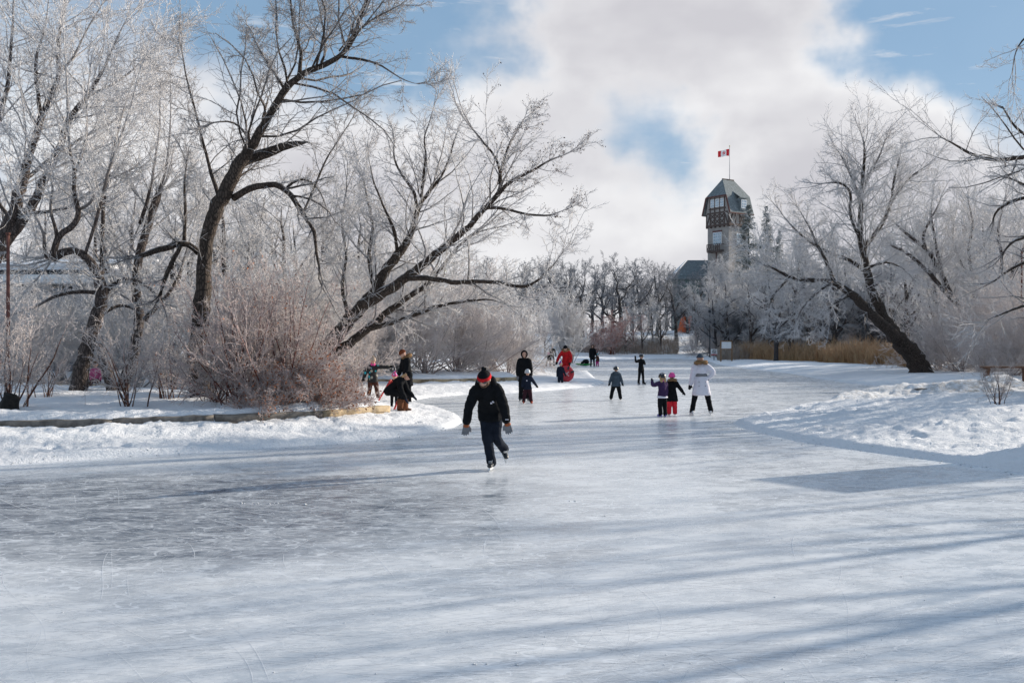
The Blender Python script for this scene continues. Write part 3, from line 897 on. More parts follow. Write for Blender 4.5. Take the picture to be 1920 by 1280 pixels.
def link_leaves(root, pts, gen, size, m):
    n = len(pts)
    a = gen.standard_normal((n, 3)); a /= np.linalg.norm(a, axis=1, keepdims=True)
    b = np.cross(a, gen.standard_normal((n, 3))); b /= np.linalg.norm(b, axis=1, keepdims=True)
    s = size * gen.uniform(0.6, 1.3, (n, 1))
    c = np.cross(a, b) * 0.3
    V = np.stack([pts - a * s, pts + b * s * 0.5 + c * s, pts + a * s, pts - b * s * 0.5 + c * s], 1).reshape(-1, 3)
    i = np.arange(n)[:, None] * 4
    T = np.concatenate([i + np.array([[0, 1, 2]]), i + np.array([[0, 2, 3]])])
    o = link('dry_leaves', npmesh('dry_leaves', V, None, T, smooth=False), m, root)
    o['kind'] = 'stuff'


M_LEAF = mat('rust_leaves', (0.30, 0.11, 0.045), 0.8, 0.5, 3.0)
M_LEAF_DARK = mat('dark_seeds', (0.07, 0.035, 0.03), 0.8, 0.4, 3.0)
M_LEAF_RED = mat('red_berries', (0.42, 0.10, 0.06), 0.8, 0.4, 3.0)


def landmark(px, Y, table):
    for lim, txt in table:
        if px < lim: return txt
    return table[-1][1]


SEEN = {}


def one_of(kind, px, Y, table, rows):
    """label from the row it stands in and what it stands beside"""
    row = next((t for lim, t in rows if Y < lim), rows[-1][1])
    lab = row + ' ' + kind + ' ' + landmark(px, Y, table)
    k = SEEN.get(lab, 0)
    SEEN[lab] = k + 1
    return lab if k == 0 else lab + [', its fuller neighbour', ', the third of them'][min(k - 1, 1)]


FAR_MARKS = [(870, 'behind the leaning tree boughs'), (920, 'behind the left thicket'), (960, 'above the front skater'), (995, 'at the end of the thicket'), (1025, 'left of the white fan shaped tree'), (1050, 'just behind the white fan shaped tree'), (1080, 'right of the white fan shaped tree'),
             (1100, 'left of the rust red shrubs'), (1125, 'above the nearer rust red shrub'), (1155, 'above the farther rust red shrub'), (1180, 'behind the largest oak'), (1195, 'right of the largest oak'), (1215, 'above the waving youth'), (1245, 'left of the pavilion hall'), (1275, 'at the hall corner'), (1300, 'before the hall roof'), (9999, 'before the hall wall')]
LEFT_MARKS = [(-20, 'at the photo edge'), (60, 'behind the rusty post'), (130, 'behind the park building roof'), (200, 'behind the stout gnarled trunk'), (280, 'between the gnarled trunks'), (330, 'left of the dark trunk'),
              (390, 'straight behind the dark trunk'), (450, 'right of the dark trunk'), (510, 'under the arching bough'), (570, 'above the red bushes'), (630, 'behind the leaning stems'), (999, 'right of the leaning stems')]
THICK_MARKS = [(610, 'behind the red bushes'), (650, 'at the foot of the leaning tree'), (700, 'behind the child with one arm out'), (735, 'left of the adult in the parka'), (770, 'behind the adult in the parka'), (830, 'above the pale log edging'),
               (880, 'behind the front skater'), (940, 'right of the front skater'), (975, 'near the thicket tip'), (1100, 'at the thicket tip')]
RIGHT_MARKS = [(1320, 'by the veranda'), (1340, 'by the lamp post'), (1356, 'left below the tower'), (1380, 'below the tower'), (1415, 'below the big spruce'), (1450, 'below the slim spruce'), (1470, 'right of the spruces'), (1510, 'left of the willow boughs'),
               (1550, 'under the low willow bough'), (1590, 'behind the low willow bough'), (1625, 'behind the willow fork'), (1660, 'behind the willow stems'), (1690, 'left of the willow foot'), (1730, 'behind the willow foot'), (1770, 'right of the willow foot'),
               (1815, 'behind the crooked tree'), (1855, 'right of the crooked tree'), (1890, 'above the bench'), (1930, 'at the photo edge'), (9999, 'beyond the photo edge')]


class Stock:
    """first use moves the prototype itself, later uses copy it with its parts"""
    def __init__(self, root):
        self.root, self.used = root, False

    def put(self, x, y, z, rz, sc, label, group=None, cat='tree', sz=1.0):
        o = self.root if not self.used else copy_tree(self.root)
        self.used = True
        o.location = (x, y, z)
        o.rotation_euler = (0, 0, rz)
        o.scale = (sc, sc, sc * sz)
        o['label'] = label
        o['category'] = cat
        if group: o['group'] = group
        elif 'group' in o: del o['group']
        return o


M_SPRUCE = bark_material('frosted_spruce', (0.035, 0.055, 0.042), (0.60, 0.64, 0.66), 0.8)


def proto_spruce(name, hgt, wid, seed):
    gen = np.random.default_rng(seed)
    root = empty(name)
    n = 10
    t = np.linspace(0, 1, n)
    P = np.zeros((1, n, 3)); P[0, :, 2] = t * hgt - .4; P[0, :, 0] = np.cumsum(gen.normal(0, .03, n))
    r = (.30 * (1 - t) + .02)[None]
    V, Q, rv = tubes(P, r, 8)
    link('trunk', npmesh('trunk', V, Q, attrs={'frost': rv * 0}), M_SPRUCE, root)
    N = 270
    tt = np.sort(gen.random(N) ** .85) * .93 + .06
    az = gen.uniform(0, 2 * PI, N)
    L = wid * (1 - tt) ** .8 * gen.uniform(.65, 1.15, N) + .25
    m = 6
    A = np.empty((N, m, 3))
    A[:, 0] = np.stack([np.zeros(N), np.zeros(N), tt * hgt - .4], 1)
    el = np.radians(gen.normal(4, 10, N) + 25 * (tt - .5))
    d = np.stack([np.cos(az) * np.cos(el), np.sin(az) * np.cos(el), np.sin(el)], 1)
    for i in range(1, m):
        A[:, i] = A[:, i - 1] + d * (L / (m - 1))[:, None]
        d[:, 2] += -.16 + .12 * i / m * 2
        d += gen.normal(0, .07, d.shape); d /= np.linalg.norm(d, axis=1, keepdims=True)
    Ar = np.full((N, m), .03) * np.linspace(1, .5, m)
    C, Cr = spawn(A, Ar, 13, gen, .12, 1, (52, 12), (.22, .42), 4, .1, -.03, .8, .022, .04, .6, (.15, 1.1), .3)
    D, Dr = spawn(C, Cr, 7, gen, .1, 1, (50, 14), (.3, .5), 3, .1, -.05, .9, .020, .03, .5, (.12, .5), .3)
    V, Q, rv = merge([tubes(A, Ar, 3), tubes(C, Cr, 3), tubes(D, Dr, 3)])
    fr = np.clip(.42 + .9 * noise2(V[:, 0] * .9 + V[:, 2] * .5, V[:, 2] * .9 + V[:, 1], 4), 0, 1)
    link('crown', npmesh('crown', V, Q, attrs={'frost': fr}), M_SPRUCE, root)
    return root


def build_woods():
    g = np.random.default_rng(99)
    oakA = Stock(proto_tree('oak_tree', 13.5, 0.38, M_BARK_FAR, 31, 10, 58, (0.5, 0.8), 0.30, 0.06, (8, 7, 5), 0.014, 0.04, 0.24, maxl=7.5))
    oakB = Stock(proto_tree('oak_tree', 13.0, 0.34, M_BARK_FAR, 32, 11, 50, (0.5, 0.8), 0.26, 0.08, (8, 7, 5), 0.014, 0.05, 0.2, maxl=7))
    wilA = Stock(proto_tree('frosted_tree', 13.0, 0.22, M_BARK_WHITE, 33, 12, 38, (0.4, 0.65), 0.15, 0.10, (9, 7, 5), 0.011, 0.06, 0.12, maxl=6))
    wilB = Stock(proto_tree('frosted_tree', 12.5, 0.24, M_BARK_WHITE, 34, 12, 46, (0.4, 0.7), 0.18, 0.06, (9, 7, 5), 0.011, 0.06, 0.12, maxl=6))
    wilC = Stock(proto_tree('frosted_tree', 12.5, 0.24, M_BARK_GREY, 49, 12, 46, (0.4, 0.7), 0.20, 0.05, (9, 7, 5), 0.012, 0.06, 0.12, maxl=6))
    shA = Stock(proto_shrub('frosted_shrub', 4.6, 26, 38, M_BARK_WARM, 35, (8, 6, 5), 0.13, 0.04, 0.0095, 0.05, 0.028))
    shB = Stock(proto_shrub('frosted_shrub', 5.0, 24, 30, M_BARK_WHITE, 36, (8, 6, 5), 0.13, 0.05, 0.0095, 0.06, 0.030))
    # --- the far line of oaks
    for px, Y, sc, st in [(1165, 142, 1.02, 0), (1092, 150, .95, 1), (1040, 158, 1.0, 0), (1232, 152, .93, 1), (985, 150, .95, 1), (1268, 140, .80, 0), (1010, 172, 1.0, 1), (1130, 176, 1.0, 1), (1200, 172, 1.0, 0), (930, 155, 1.0, 0), (1065, 176, .98, 0), (1250, 176, .9, 1),
                          (890, 160, 1.0, 1), (850, 170, 1.0, 0), (1110, 200, 1.1, 0), (1150, 205, 1.15, 1), (1185, 198, 1.1, 0), (1220, 206, 1.15, 1), (1262, 200, 1.05, 0), (1020, 204, 1.2, 1), (975, 200, 1.15, 0), (1060, 198, 1.2, 1), (1290, 160, .8, 1), (1312, 150, .75, 0)]:
        x = (px - 960) / F * Y
        lab = one_of('dark crowned oak', px, Y, FAR_MARKS, [(165, 'nearer far'), (180, 'second row far'), (999, 'farthest')])
        if px == 1165: lab = 'largest spreading oak on the far snow slope with black forked boughs'
        if px == 1268: lab = 'smaller bare oak on the slope directly before the pavilion windows'
        (oakA if st == 0 else oakB).put(x, Y, H(x, Y) - 0.2, g.uniform(0, 6.28), sc, lab, None if px in (1165, 1268) else 'oaks of the far tree line')
    # --- frosted trees behind the left bank
    for px, Y, sc, st in [(-75, 60, 1.1, 0), (20, 57, .95, 1), (95, 60, .95, 0), (165, 58, 1.0, 1), (240, 46, .85, 0), (310, 41, .72, 1), (355, 54, 1.0, 0), (430, 44, .80, 1),
                          (485, 52, .92, 0), (545, 46, .78, 1), (610, 50, .82, 0), (665, 56, .86, 1), (120, 68, 1.0, 0), (560, 68, .95, 0), (420, 70, 1.0, 0), (260, 66, 1.0, 1)]:
        x = (px - 960) / F * Y
        (wilA if st == 0 else wilB).put(x, Y, H(x, Y) - 0.1, g.uniform(0, 6.28), sc * g.uniform(.95, 1.05), one_of('white frosted grove tree', px, Y, LEFT_MARKS, [(47, 'near'), (57, 'farther'), (999, 'farthest')]), 'frosted trees of the left grove')
    # --- thicket under and beyond the leaning tree
    for px, Y, sc, st, lab in [(690, 47, 1.0, 0, 0), (745, 49, 1.0, 1, 0), (800, 48, .95, 0, 0), (855, 50, .95, 0, 0), (905, 52, .9, 0, 0), (950, 53, .72, 0, 0), (985, 56, .62, 1, 0),
                               (720, 55, 1.35, 1, 0), (790, 58, 1.35, 0, 0), (860, 60, 1.2, 1, 0), (920, 62, 1.1, 0, 0), (640, 46, 1.1, 1, 0), (965, 64, .95, 1, 0), (590, 42, 1.0, 0, 0), (660, 40, .8, 0, 0)]:
        x = (px - 960) / F * Y
        (shA if st == 0 else shB).put(x, Y, H(x, Y), g.uniform(0, 6.28), sc * g.uniform(.92, 1.06), one_of('tangled thicket shrub', px, Y, THICK_MARKS, [(51, 'front'), (57, 'middle'), (999, 'tall rear')]), 'shrubs of the left thicket', 'shrub')
    for px, Y, sc, st in [(470, 33, .82, 1), (540, 35, .86, 0), (590, 37, .9, 1), (430, 36, .9, 0), (505, 38, 1.0, 1), (620, 39, .85, 1)]:
        x = (px - 960) / F * Y
        (shA if st == 0 else shB).put(x, Y, H(x, Y), g.uniform(0, 6.28), sc, one_of('pale frosty shrub', px, Y, LEFT_MARKS, [(36, 'near'), (999, 'rear')]), 'pale shrubs behind the red bushes', 'shrub')
    for px, Y, sc, st in [(60, 36, .75, 1), (120, 39, .8, 1), (20, 40, .85, 0), (250, 37, .8, 1), (300, 40, .85, 1), (-20, 34, .7, 0), (180, 43, .9, 1)]:
        x = (px - 960) / F * Y
        (shB if st == 1 else shA).put(x, Y, H(x, Y), g.uniform(0, 6.28), sc, one_of('low frosty shrub', px, Y, LEFT_MARKS, [(38, 'near'), (999, 'rear')]), 'shrubs beyond the gnarled tree', 'shrub')
    # --- right: frosted trees before the pavilion and beyond the reeds
    for px, Y, sc, st, gr in [(1330, 128, .86, 1, 0), (1368, 118, .92, 0, 0), (1410, 112, .88, 1, 0), (1350, 140, 1.02, 0, 0), (1445, 108, 1.06, 0, 0), (1306, 138, .78, 1, 0), (1390, 132, .98, 1, 0), (1425, 140, 1.0, 0, 0), (1475, 146, 1.2, 1, 0), (1372, 150, 1.1, 1, 0), (1345, 118, .75, 0, 0),
                              (1480, 98, 1.05, 1, 1), (1520, 105, 1.1, 0, 1), (1560, 96, 1.0, 1, 1), (1600, 104, 1.05, 0, 1), (1640, 96, 1.0, 1, 1), (1455, 92, .85, 0, 1), (1540, 120, 1.35, 0, 1), (1490, 125, 1.3, 1, 1), (1580, 128, 1.3, 1, 1), (1630, 122, 1.25, 0, 1), (1670, 118, 1.25, 1, 1),
                              (1700, 84, 1.0, 0, 2), (1760, 78, 1.02, 1, 2), (1810, 84, 1.18, 0, 2), (1860, 76, 1.1, 1, 2), (1910, 82, 1.2, 0, 2), (1960, 74, 1.15, 1, 2), (1680, 96, 1.05, 1, 2), (1740, 98, 1.15, 0, 2), (1850, 98, 1.3, 0, 2)]:
        x = (px - 960) / F * Y
        lab, grp = [('frost whitened tree', 'frosted trees before the pavilion'),
                    ('frosted tree behind the reeds', 'frosted trees behind the reeds'),
                    ('tall frosted wood tree', 'frosted trees of the right wood')][gr]
        (wilC if gr < 2 and (st == 0 or gr == 1) else wilB if st else wilA).put(x, Y, H(x, Y) - 0.1, g.uniform(0, 6.28), sc, one_of(lab, px, Y, RIGHT_MARKS, [(80, 'near'), (100, 'middle'), (120, 'farther'), (999, 'farthest')]), grp)
    dark = Stock(proto_shrub('shade_shrub', 4.4, 30, 32, M_BARK_FAR, 39, (8, 6, 5), 0.13, 0.04, 0.016, 0.02, 0.03))  # dense dark twigs carry the shade under the wood in their colour
    for i, px in enumerate(range(1338, 1700, 17)):
        Y = 128 - i * 1.75 + (i % 3) * 3
        x = (px - 960) / F * Y
        dark.put(x, Y, H(x, Y), g.uniform(0, 6.28), .95 + .4 * g.random(), one_of('shade-coloured dark shrub', px, Y, RIGHT_MARKS, [(999, 'leafless')]), 'shade-coloured shrubs under the frosted wood', 'shrub')
    for px, Y, sc, st in [(1335, 122, .8, 0), (1420, 116, .7, 0), (1520, 106, .8, 0), (1600, 98, .8, 0), (1300, 126, .6, 0)]:
        x = (px - 960) / F * Y
        (shA if st == 0 else shB).put(x, Y, H(x, Y), g.uniform(0, 6.28), sc, one_of('pinkish shrub in the undergrowth', px, Y, RIGHT_MARKS, [(110, 'nearer'), (999, 'farther')]), 'undergrowth behind the reeds', 'shrub')
    for px, Y, sc, st in [(1760, 61, .7, 0), (1800, 58, .85, 0), (1845, 55, 1.0, 0), (1885, 52, .95, 0), (1925, 50, 1.0, 0), (1965, 47, .95, 0), (1870, 60, 1.25, 1), (1920, 58, 1.3, 0), (1820, 64, 1.2, 1), (1780, 68, 1.1, 0), (1745, 63, .5, 0), (2010, 44, 1.0, 0), (1900, 45, .55, 0), (1850, 47, .5, 0)]:
        x = (px - 960) / F * Y
        (shA if st == 0 else shB).put(x, Y, H(x, Y), g.uniform(0, 6.28), sc, one_of('pinkish frosty shrub', px, Y, RIGHT_MARKS, [(50, 'front'), (59, 'middle'), (999, 'rear')]), 'shrubs of the right thicket', 'shrub')
    sp = Stock(proto_spruce('spruce_tree', 21.0, 4.3, 45))
    for px, Y, top, lab in [(1404, 166, 384, 'tall frosted spruce rising against the right side of the tower'), (1436, 172, 386, 'slim frosted spruce with a pointed top just right of the tower'), (1462, 176, 432, 'shorter frosted spruce farthest right of the tower')]:
        x = (px - 960) / F * Y; z = H(x, Y)
        hh = EYE + (640 - top) / F * Y - z
        o = sp.put(x, Y, z, g.uniform(0, 6), hh / 20.6, lab)
        if px != 1404: o.scale = (hh / 20.6 * .72, hh / 20.6 * .72, hh / 20.6)
    # --- lone white fan shaped tree on the far bank
    fan = Stock(proto_shrub('fan_shaped_tree', 6.2, 34, 17, M_BARK_WHITE, 37, (10, 7, 5), 0.08, 0.03, 0.014, 0.07, 0.045))
    x = (1066 - 960) / F * 96
    fan.put(x, 96, H(x, 96), 0.4, 1.0, 'lone white fan shaped tree rising from one foot on the far bank')
    for px, Y, sc in [(1172, 132, .50), (1205, 130, .54), (1240, 133, .56), (1188, 138, .6), (1224, 138, .62), (1022, 124, .5)]:
        x = (px - 960) / F * Y
        wilB.put(x, Y, H(x, Y), g.uniform(0, 6.28), sc, one_of('small white tree', px, Y, FAR_MARKS, [(134, 'front'), (999, 'rear')]), 'small white trees under the oaks')
    # rust leaved shrubs far behind
    rust = Stock(proto_shrub('rust_leaved_shrub', 4.2, 20, 34, M_BARK_RED, 38, (7, 6, 4), 0.12, 0.03, 0.014, 0.03, 0.03, 9000, leafmat=M_LEAF_RED))
    for px, Y, lab in [(1118, 124, 'rust red leaved shrub glowing below the dark oaks, the nearer and paler'), (1148, 127, 'rust red leaved shrub glowing below the dark oaks, the farther one')]:
        x = (px - 960) / F * Y
        rust.put(x, Y, H(x, Y), g.uniform(0, 6), 1.0 if px == 1118 else 1.25, lab, None, 'shrub')
    # --- red twigged bushes on the island behind the log wall
    redA = Stock(proto_shrub('red_bush', 2.6, 30, 40, M_BARK_RED, 41, (6, 5, 4), 0.13, 0.02, 0.0055, 0.014, 0.017, 120, leafmat=M_LEAF))
    redB = Stock(proto_shrub('red_bush', 2.4, 28, 46, M_BARK_WARM, 42, (6, 5, 5), 0.14, 0.02, 0.0055, 0.018, 0.016, 110, leafmat=M_LEAF))
    for px, Y, sc, st, lab in [(452, 23.4, 1.08, 0, 'tall red twigged bush just right of the dark tree trunk'),
                               (530, 23.8, 1.12, 0, 'dense red twigged bush in the middle of the clump above the log wall'),
                               (560, 24.8, .85, 1, 'frosty pinkish bush nearest the leaning tree above the log wall'),
                               (400, 24.2, .80, 1, 'low tangled bush at the foot of the dark tree trunk'),
                               (520, 26.8, 1.15, 1, 'pale tall bush behind the clump of red bushes on the island'),
                               (485, 26.8, 1.25, 1, 'pale bush standing behind the tall red bush and the dark tree')]:
        x = (px - 960) / F * Y
        (redA if st == 0 else redB).put(x, Y, H(x, Y), g.uniform(0, 6), sc, lab, None, 'bush')
    low = Stock(proto_shrub('rusty_bush', 1.15, 30, 62, M_BARK_RED, 43, (8, 6, 5), 0.16, 0.02, 0.0045, 0.016, 0.010, 1500, leafmat=M_LEAF))
    for px, Y, sc, lab in [(612, 24.0, .85, 'low rusty leaved bush spilling over the right end of the log wall'), (575, 23.3, 1.0, 'low rusty leaved bush in front of the red clump'),
                           (505, 22.7, .8, 'small rusty bush overhanging the middle of the log wall'), (655, 24.8, .42, 'smallest rusty bush beside the seated woman')]:
        x = (px - 960) / F * Y
        low.put(x, Y, H(x, Y), g.uniform(0, 6), sc, lab, None, 'bush')
    thin = Stock(proto_shrub('thin_bush', 2.1, 11, 30, M_BARK_WARM, 44, (7, 5, 4), 0.13, 0.02, 0.005, 0.018, 0.022, 0))
    for px, Y, sc, lab in [(22, 21.6, 1.05, 'dark stemmed bush fanning out of a black stump at the photo edge'), (238, 22.4, .9, 'few stemmed bush before the gnarled tree above the log wall'),
                           (318, 24.6, .8, 'thin bush between the gnarled tree and the dark trunk'), (90, 25.5, .6, 'small twiggy bush left of the stout gnarled trunk'), (1868, 26.5, .5, 'frosty twig tuft sticking out of the shovelled snow bank')]:
        x = (px - 960) / F * Y
        thin.put(x, Y, H(x, Y), g.uniform(0, 6), sc, lab, None, 'bush')
    # trees just outside the right edge whose shadows fall over the rink
    bare = Stock(proto_tree('bare_tree', 11.0, 0.20, M_BARK, 47, 7, 42, (0.45, 0.7), 0.16, 0.08, (4, 3, 2), 0.012, 0.03, 0.3, maxl=5))
    for x, y, sc, lab in [(22.8, 31.2, .95, 'full frosted tree on the near right shore shading the snow piles'), (26.0, 36.5, 1.0, 'full frosted tree farther along the right shore behind its twin')]:
        wilA.put(x, y, H(x, y) - .1, g.uniform(0, 6), sc, lab)
    for x, y, sc, st in [(19.2, 16.4, 1.0, 0), (21.0, 18.6, .9, 1), (20.5, 14.7, .85, 1), (27, 25, 1.0, 1), (31, 36, 1.1, 0)]:
        bare.put(x, y, H(x, y) - 0.1, g.uniform(0, 6), sc, {19.2: 'bare tree nearest the rink on the right shore, throwing the longest shadow', 21.0: 'slanting shadow tree between two bare trees on the right shore', 20.5: 'bare tree closest to the camera on the right shore', 27: 'bare tree behind the added shadow hut on the right shore'}.get(x, 'tallest bare tree far along the right shore'), 'shore trees at the right')


build_woods()


# dead seed clusters hanging in the right boughs of the two stemmed tree
def build_seeds():
    g = np.random.default_rng(5)
    root = [o for o in bpy.data.objects if o.get('label', '').startswith('leaning tree with two')][0]
    cr = [c for c in root.children if c.name.startswith('crown')][0]
    me = cr.data
    co = np.empty(len(me.vertices) * 3, np.float32); me.vertices.foreach_get('co', co); co = co.reshape(-1, 3)
    lx0 = at(900, 0, 33)[0] - root.location.x; lz = at(0, 420, 33)[2] - root.location.z
    sel = np.where((co[:, 0] > lx0) & (co[:, 2] > lz))[0]
    pts = co[g.choice(sel, 330)]
    pts = np.concatenate([pts + g.normal(0, .05, pts.shape) for _ in range(3)])
    link_leaves(root, pts, g, 0.035, M_LEAF_DARK)


build_seeds()

# ------------------------------------------------------------------ reeds
def reeds(name, areas, n, hgt, m, label, seed):
    g = np.random.default_rng(seed)
    px0, px1, Y0, Y1 = areas[:4]
    px = g.uniform(px0, px1, n)
    Yc = np.interp(px, (px0, px1), areas[4:]) if len(areas) > 4 else 0
    Y = Yc + g.uniform(Y0, Y1, n)
    x = (px - 960) / F * Y
    dens = noise2(x * 0.6, Y * 0.6, seed) * 0.9 + noise2(x * 0.17, Y * 0.3, seed + 3)
    keep = (dens > -0.30) & (poly_sdf(ICE, x, Y) > 0.8)
    x = x[keep]; Y = Y[keep]; n = len(x); dn = dens[keep]
    z = height(x, Y, False)
    h = hgt * g.uniform(0.35, 1.1, n) ** 1.2 * (0.62 + 0.75 * np.clip(noise2(x * 0.55 + 3, Y * 0.8, seed + 9) + noise2(x * 1.7, Y * 1.7, seed + 5) * .6 + 0.35, 0, 1))
    a = g.uniform(0, 2 * PI, n); ln = g.uniform(0.05, 0.7, n)
    w = g.uniform(0.010, 0.022, n)
    d = np.stack([np.cos(a), np.sin(a)], 1); s = np.stack([-np.sin(a + .7), np.cos(a + .7)], 1)
    V = []
    for f, bend, wd in ((0, 0, 1.0), (0.6, 0.25, 0.9), (1.0, 1.0, 0.35)):
        cx = x + d[:, 0] * ln * bend * h; cy = Y + d[:, 1] * ln * bend * h; cz = z - 0.05 + h * f * (1 - 0.12 * ln * bend)
        V.append(np.stack([cx - s[:, 0] * w * wd, cy - s[:, 1] * w * wd, cz], 1))
        V.append(np.stack([cx + s[:, 0] * w * wd, cy + s[:, 1] * w * wd, cz], 1))
    V = np.stack(V, 1).reshape(-1, 3)
    i = np.arange(n)[:, None] * 6
    Q = np.concatenate([i + np.array([[0, 1, 3, 2]]), i + np.array([[2, 3, 5, 4]])])
    fr = np.tile(np.array([0, 0, .25, .25, .9, .9]), n) * np.repeat(g.uniform(.3, 1, n), 6)
    o = link(name, npmesh(name, V, Q, smooth=False, attrs={'frost': fr}), m)
    tag(o, label, 'reeds', kind='stuff')


def reed_material(name, c0, c1, tipc):
    m = bpy.data.materials.new(name); m.use_nodes = True
    t = NT(m.node_tree); p = t.n['Principled BSDF']
    tc = t.new('ShaderNodeTexCoord')
    nz = t.noise(tc.outputs['Object'], 0.7, 5.0, 0.7)
    at_ = t.new('ShaderNodeAttribute', attribute_name='frost')
    col = t.mix(t.ramp(nz.outputs['Fac'], 0.35, 0.65), c0, c1)
    t.l.new(t.mix(t.math('MULTIPLY', at_.outputs['Fac'], 0.6), col, tipc), p.inputs['Base Color'])
    p.inputs['Roughness'].default_value = 0.9
    return m


M_REED = reed_material('dry_reed', (0.30, 0.16, 0.07), (0.42, 0.28, 0.15), (0.50, 0.40, 0.30))
M_REED2 = reed_material('frosted_reed', (0.22, 0.17, 0.13), (0.30, 0.24, 0.19), (0.55, 0.52, 0.52))
reeds('reed_bed', (1388, 1712, -6, 6, 108, 73), 21000, 1.75, M_REED, 'long golden brown reed bed along the right bank left of the leaning willow', 3)
reeds('reed_bed', (1080, 1272, 128, 142), 8500, 1.55, M_REED2, 'far strip of grey brown frosted reeds across the end of the rink', 4)
reeds('reed_bed', (1345, 1412, 100, 110), 2200, 1.7, M_REED2, 'small frosted reed tuft beside the white notice board', 5)

# ------------------------------------------------------------------ box and bar helpers
def box_bm(bm, c, s, M=None, bevel=0.0):
    x, y, z = [v * 0.5 for v in s]
    pts = [(-x, -y, -z), (x, -y, -z), (x, y, -z), (-x, y, -z), (-x, -y, z), (x, -y, z), (x, y, z), (-x, y, z)]
    c = Vector(c)
    vs = []
    for p in pts:
        q = c + Vector(p)
        vs.append(bm.verts.new(M @ q if M is not None else q))
    fs = [bm.faces.new([vs[i] for i in f]) for f in ((3, 2, 1, 0), (4, 5, 6, 7), (0, 1, 5, 4), (1, 2, 6, 5), (2, 3, 7, 6), (3, 0, 4, 7))]
    if bevel:
        es = list({e for f in fs for e in f.edges})
        bmesh.ops.bevel(bm, geom=es, offset=bevel, segments=2, affect='EDGES', profile=0.6)


def bar_bm(bm, a, b, w, d, nrm):
    """rectangular bar from a to b, width w across, depth d along nrm"""
    a = Vector(a); b = Vector(b); nrm = Vector(nrm).normalized()
    ax = (b - a).normalized(); sx = ax.cross(nrm).normalized()
    vs = []
    for e in (a, b):
        for i, j in ((-1, -1), (1, -1), (1, 1), (-1, 1)):
            vs.append(bm.verts.new(e + sx * (i * w / 2) + nrm * (j * d / 2)))
    for f in ((3, 2, 1, 0), (4, 5, 6, 7), (0, 1, 5, 4), (1, 2, 6, 5), (2, 3, 7, 6), (3, 0, 4, 7)):
        bm.faces.new([vs[i] for i in f])


def fin(name, bm, m, parent=None, smooth=False, loc=None):
    bmesh.ops.recalc_face_normals(bm, faces=bm.faces)
    me = bpy.data.meshes.new(name)
    bm.to_mesh(me); bm.free()
    if smooth:
        for p in me.polygons: p.use_smooth = True
    return link(name, me, m, parent, loc)


def one_box(name, c, s, m, parent=None, bevel=0.0, M=None):
    bm = bmesh.new()
    box_bm(bm, c, s, M, bevel)
    return fin(name, bm, m, parent)


def one_bar(name, a, b, w, d, nrm, m, parent=None):
    bm = bmesh.new()
    bar_bm(bm, a, b, w, d, nrm)
    return fin(name, bm, m, parent)


def poly_plate(bm, pts, thick):
    """solid plate from 3-D outline pts, thickness vector thick"""
    th = Vector(thick)
    a = [bm.verts.new(Vector(p)) for p in pts]
    b = [bm.verts.new(Vector(p) + th) for p in pts]
    bm.faces.new(a); bm.faces.new(b[::-1])
    n = len(pts)
    for i in range(n):
        bm.faces.new([a[(i + 1) % n], a[i], b[i], b[(i + 1) % n]])


def rod(name, a, b, r, m, parent=None, k=8, r2=None):
    P = np.array([[a, (np.array(a) + np.array(b)) / 2, b]], float)
    rr = np.array([[r, (r + (r2 or r)) / 2, r2 or r]])
    V, Q, _ = tubes(P, rr, k)
    n0 = len(V)
    V = np.vstack([V, [a, b]])
    j = np.arange(k); j2 = (j + 1) % k
    T = np.concatenate([np.stack([j2, j, np.full(k, n0)], 1), np.stack([2 * k + j, 2 * k + j2, np.full(k, n0 + 1)], 1)])
    return link(name, npmesh(name, V, Q, T), m, parent)


# ------------------------------------------------------------------ log edgings
def timber_mesh(L, w, h, seed):
    g = np.random.default_rng(seed)
    n, k = 11, 16
    a = np.arange(k) / k * 2 * PI
    ca, sa = np.cos(a), np.sin(a)
    # rounded square section
    rx = np.sign(ca) * np.abs(ca) ** 0.32 * w / 2; rz = np.sign(sa) * np.abs(sa) ** 0.32 * h / 2
    xs = np.linspace(-L / 2, L / 2, n)
    V = np.zeros((n, k, 3))
    for i, x in enumerate(xs):
        f = 1 - (0.03 if i in (0, n - 1) else 0)
        V[i, :, 0] = x; V[i, :, 1] = rx * f + g.normal(0, .004, k); V[i, :, 2] = rz * f + g.normal(0, .004, k) + 0.008 * math.sin(i * 1.7 + seed)
    V = V.reshape(-1, 3)
    i = np.arange(n - 1)[:, None]; j = np.arange(k)[None]; j2 = (j + 1) % k
    Q = np.stack([i * k + j, i * k + j2, (i + 1) * k + j2, (i + 1) * k + j], -1).reshape(-1, 4)
    c = len(V); V = np.vstack([V, [[-L / 2, 0, 0], [L / 2, 0, 0]]])
    jj = np.arange(k); jj2 = (jj + 1) % k
    T = np.concatenate([np.stack([jj, jj2, np.full(k, c)], 1)[:, ::-1], np.stack([(n - 1) * k + jj, (n - 1) * k + jj2, np.full(k, c + 1)], 1)])
    return npmesh('timber', V, Q, T)


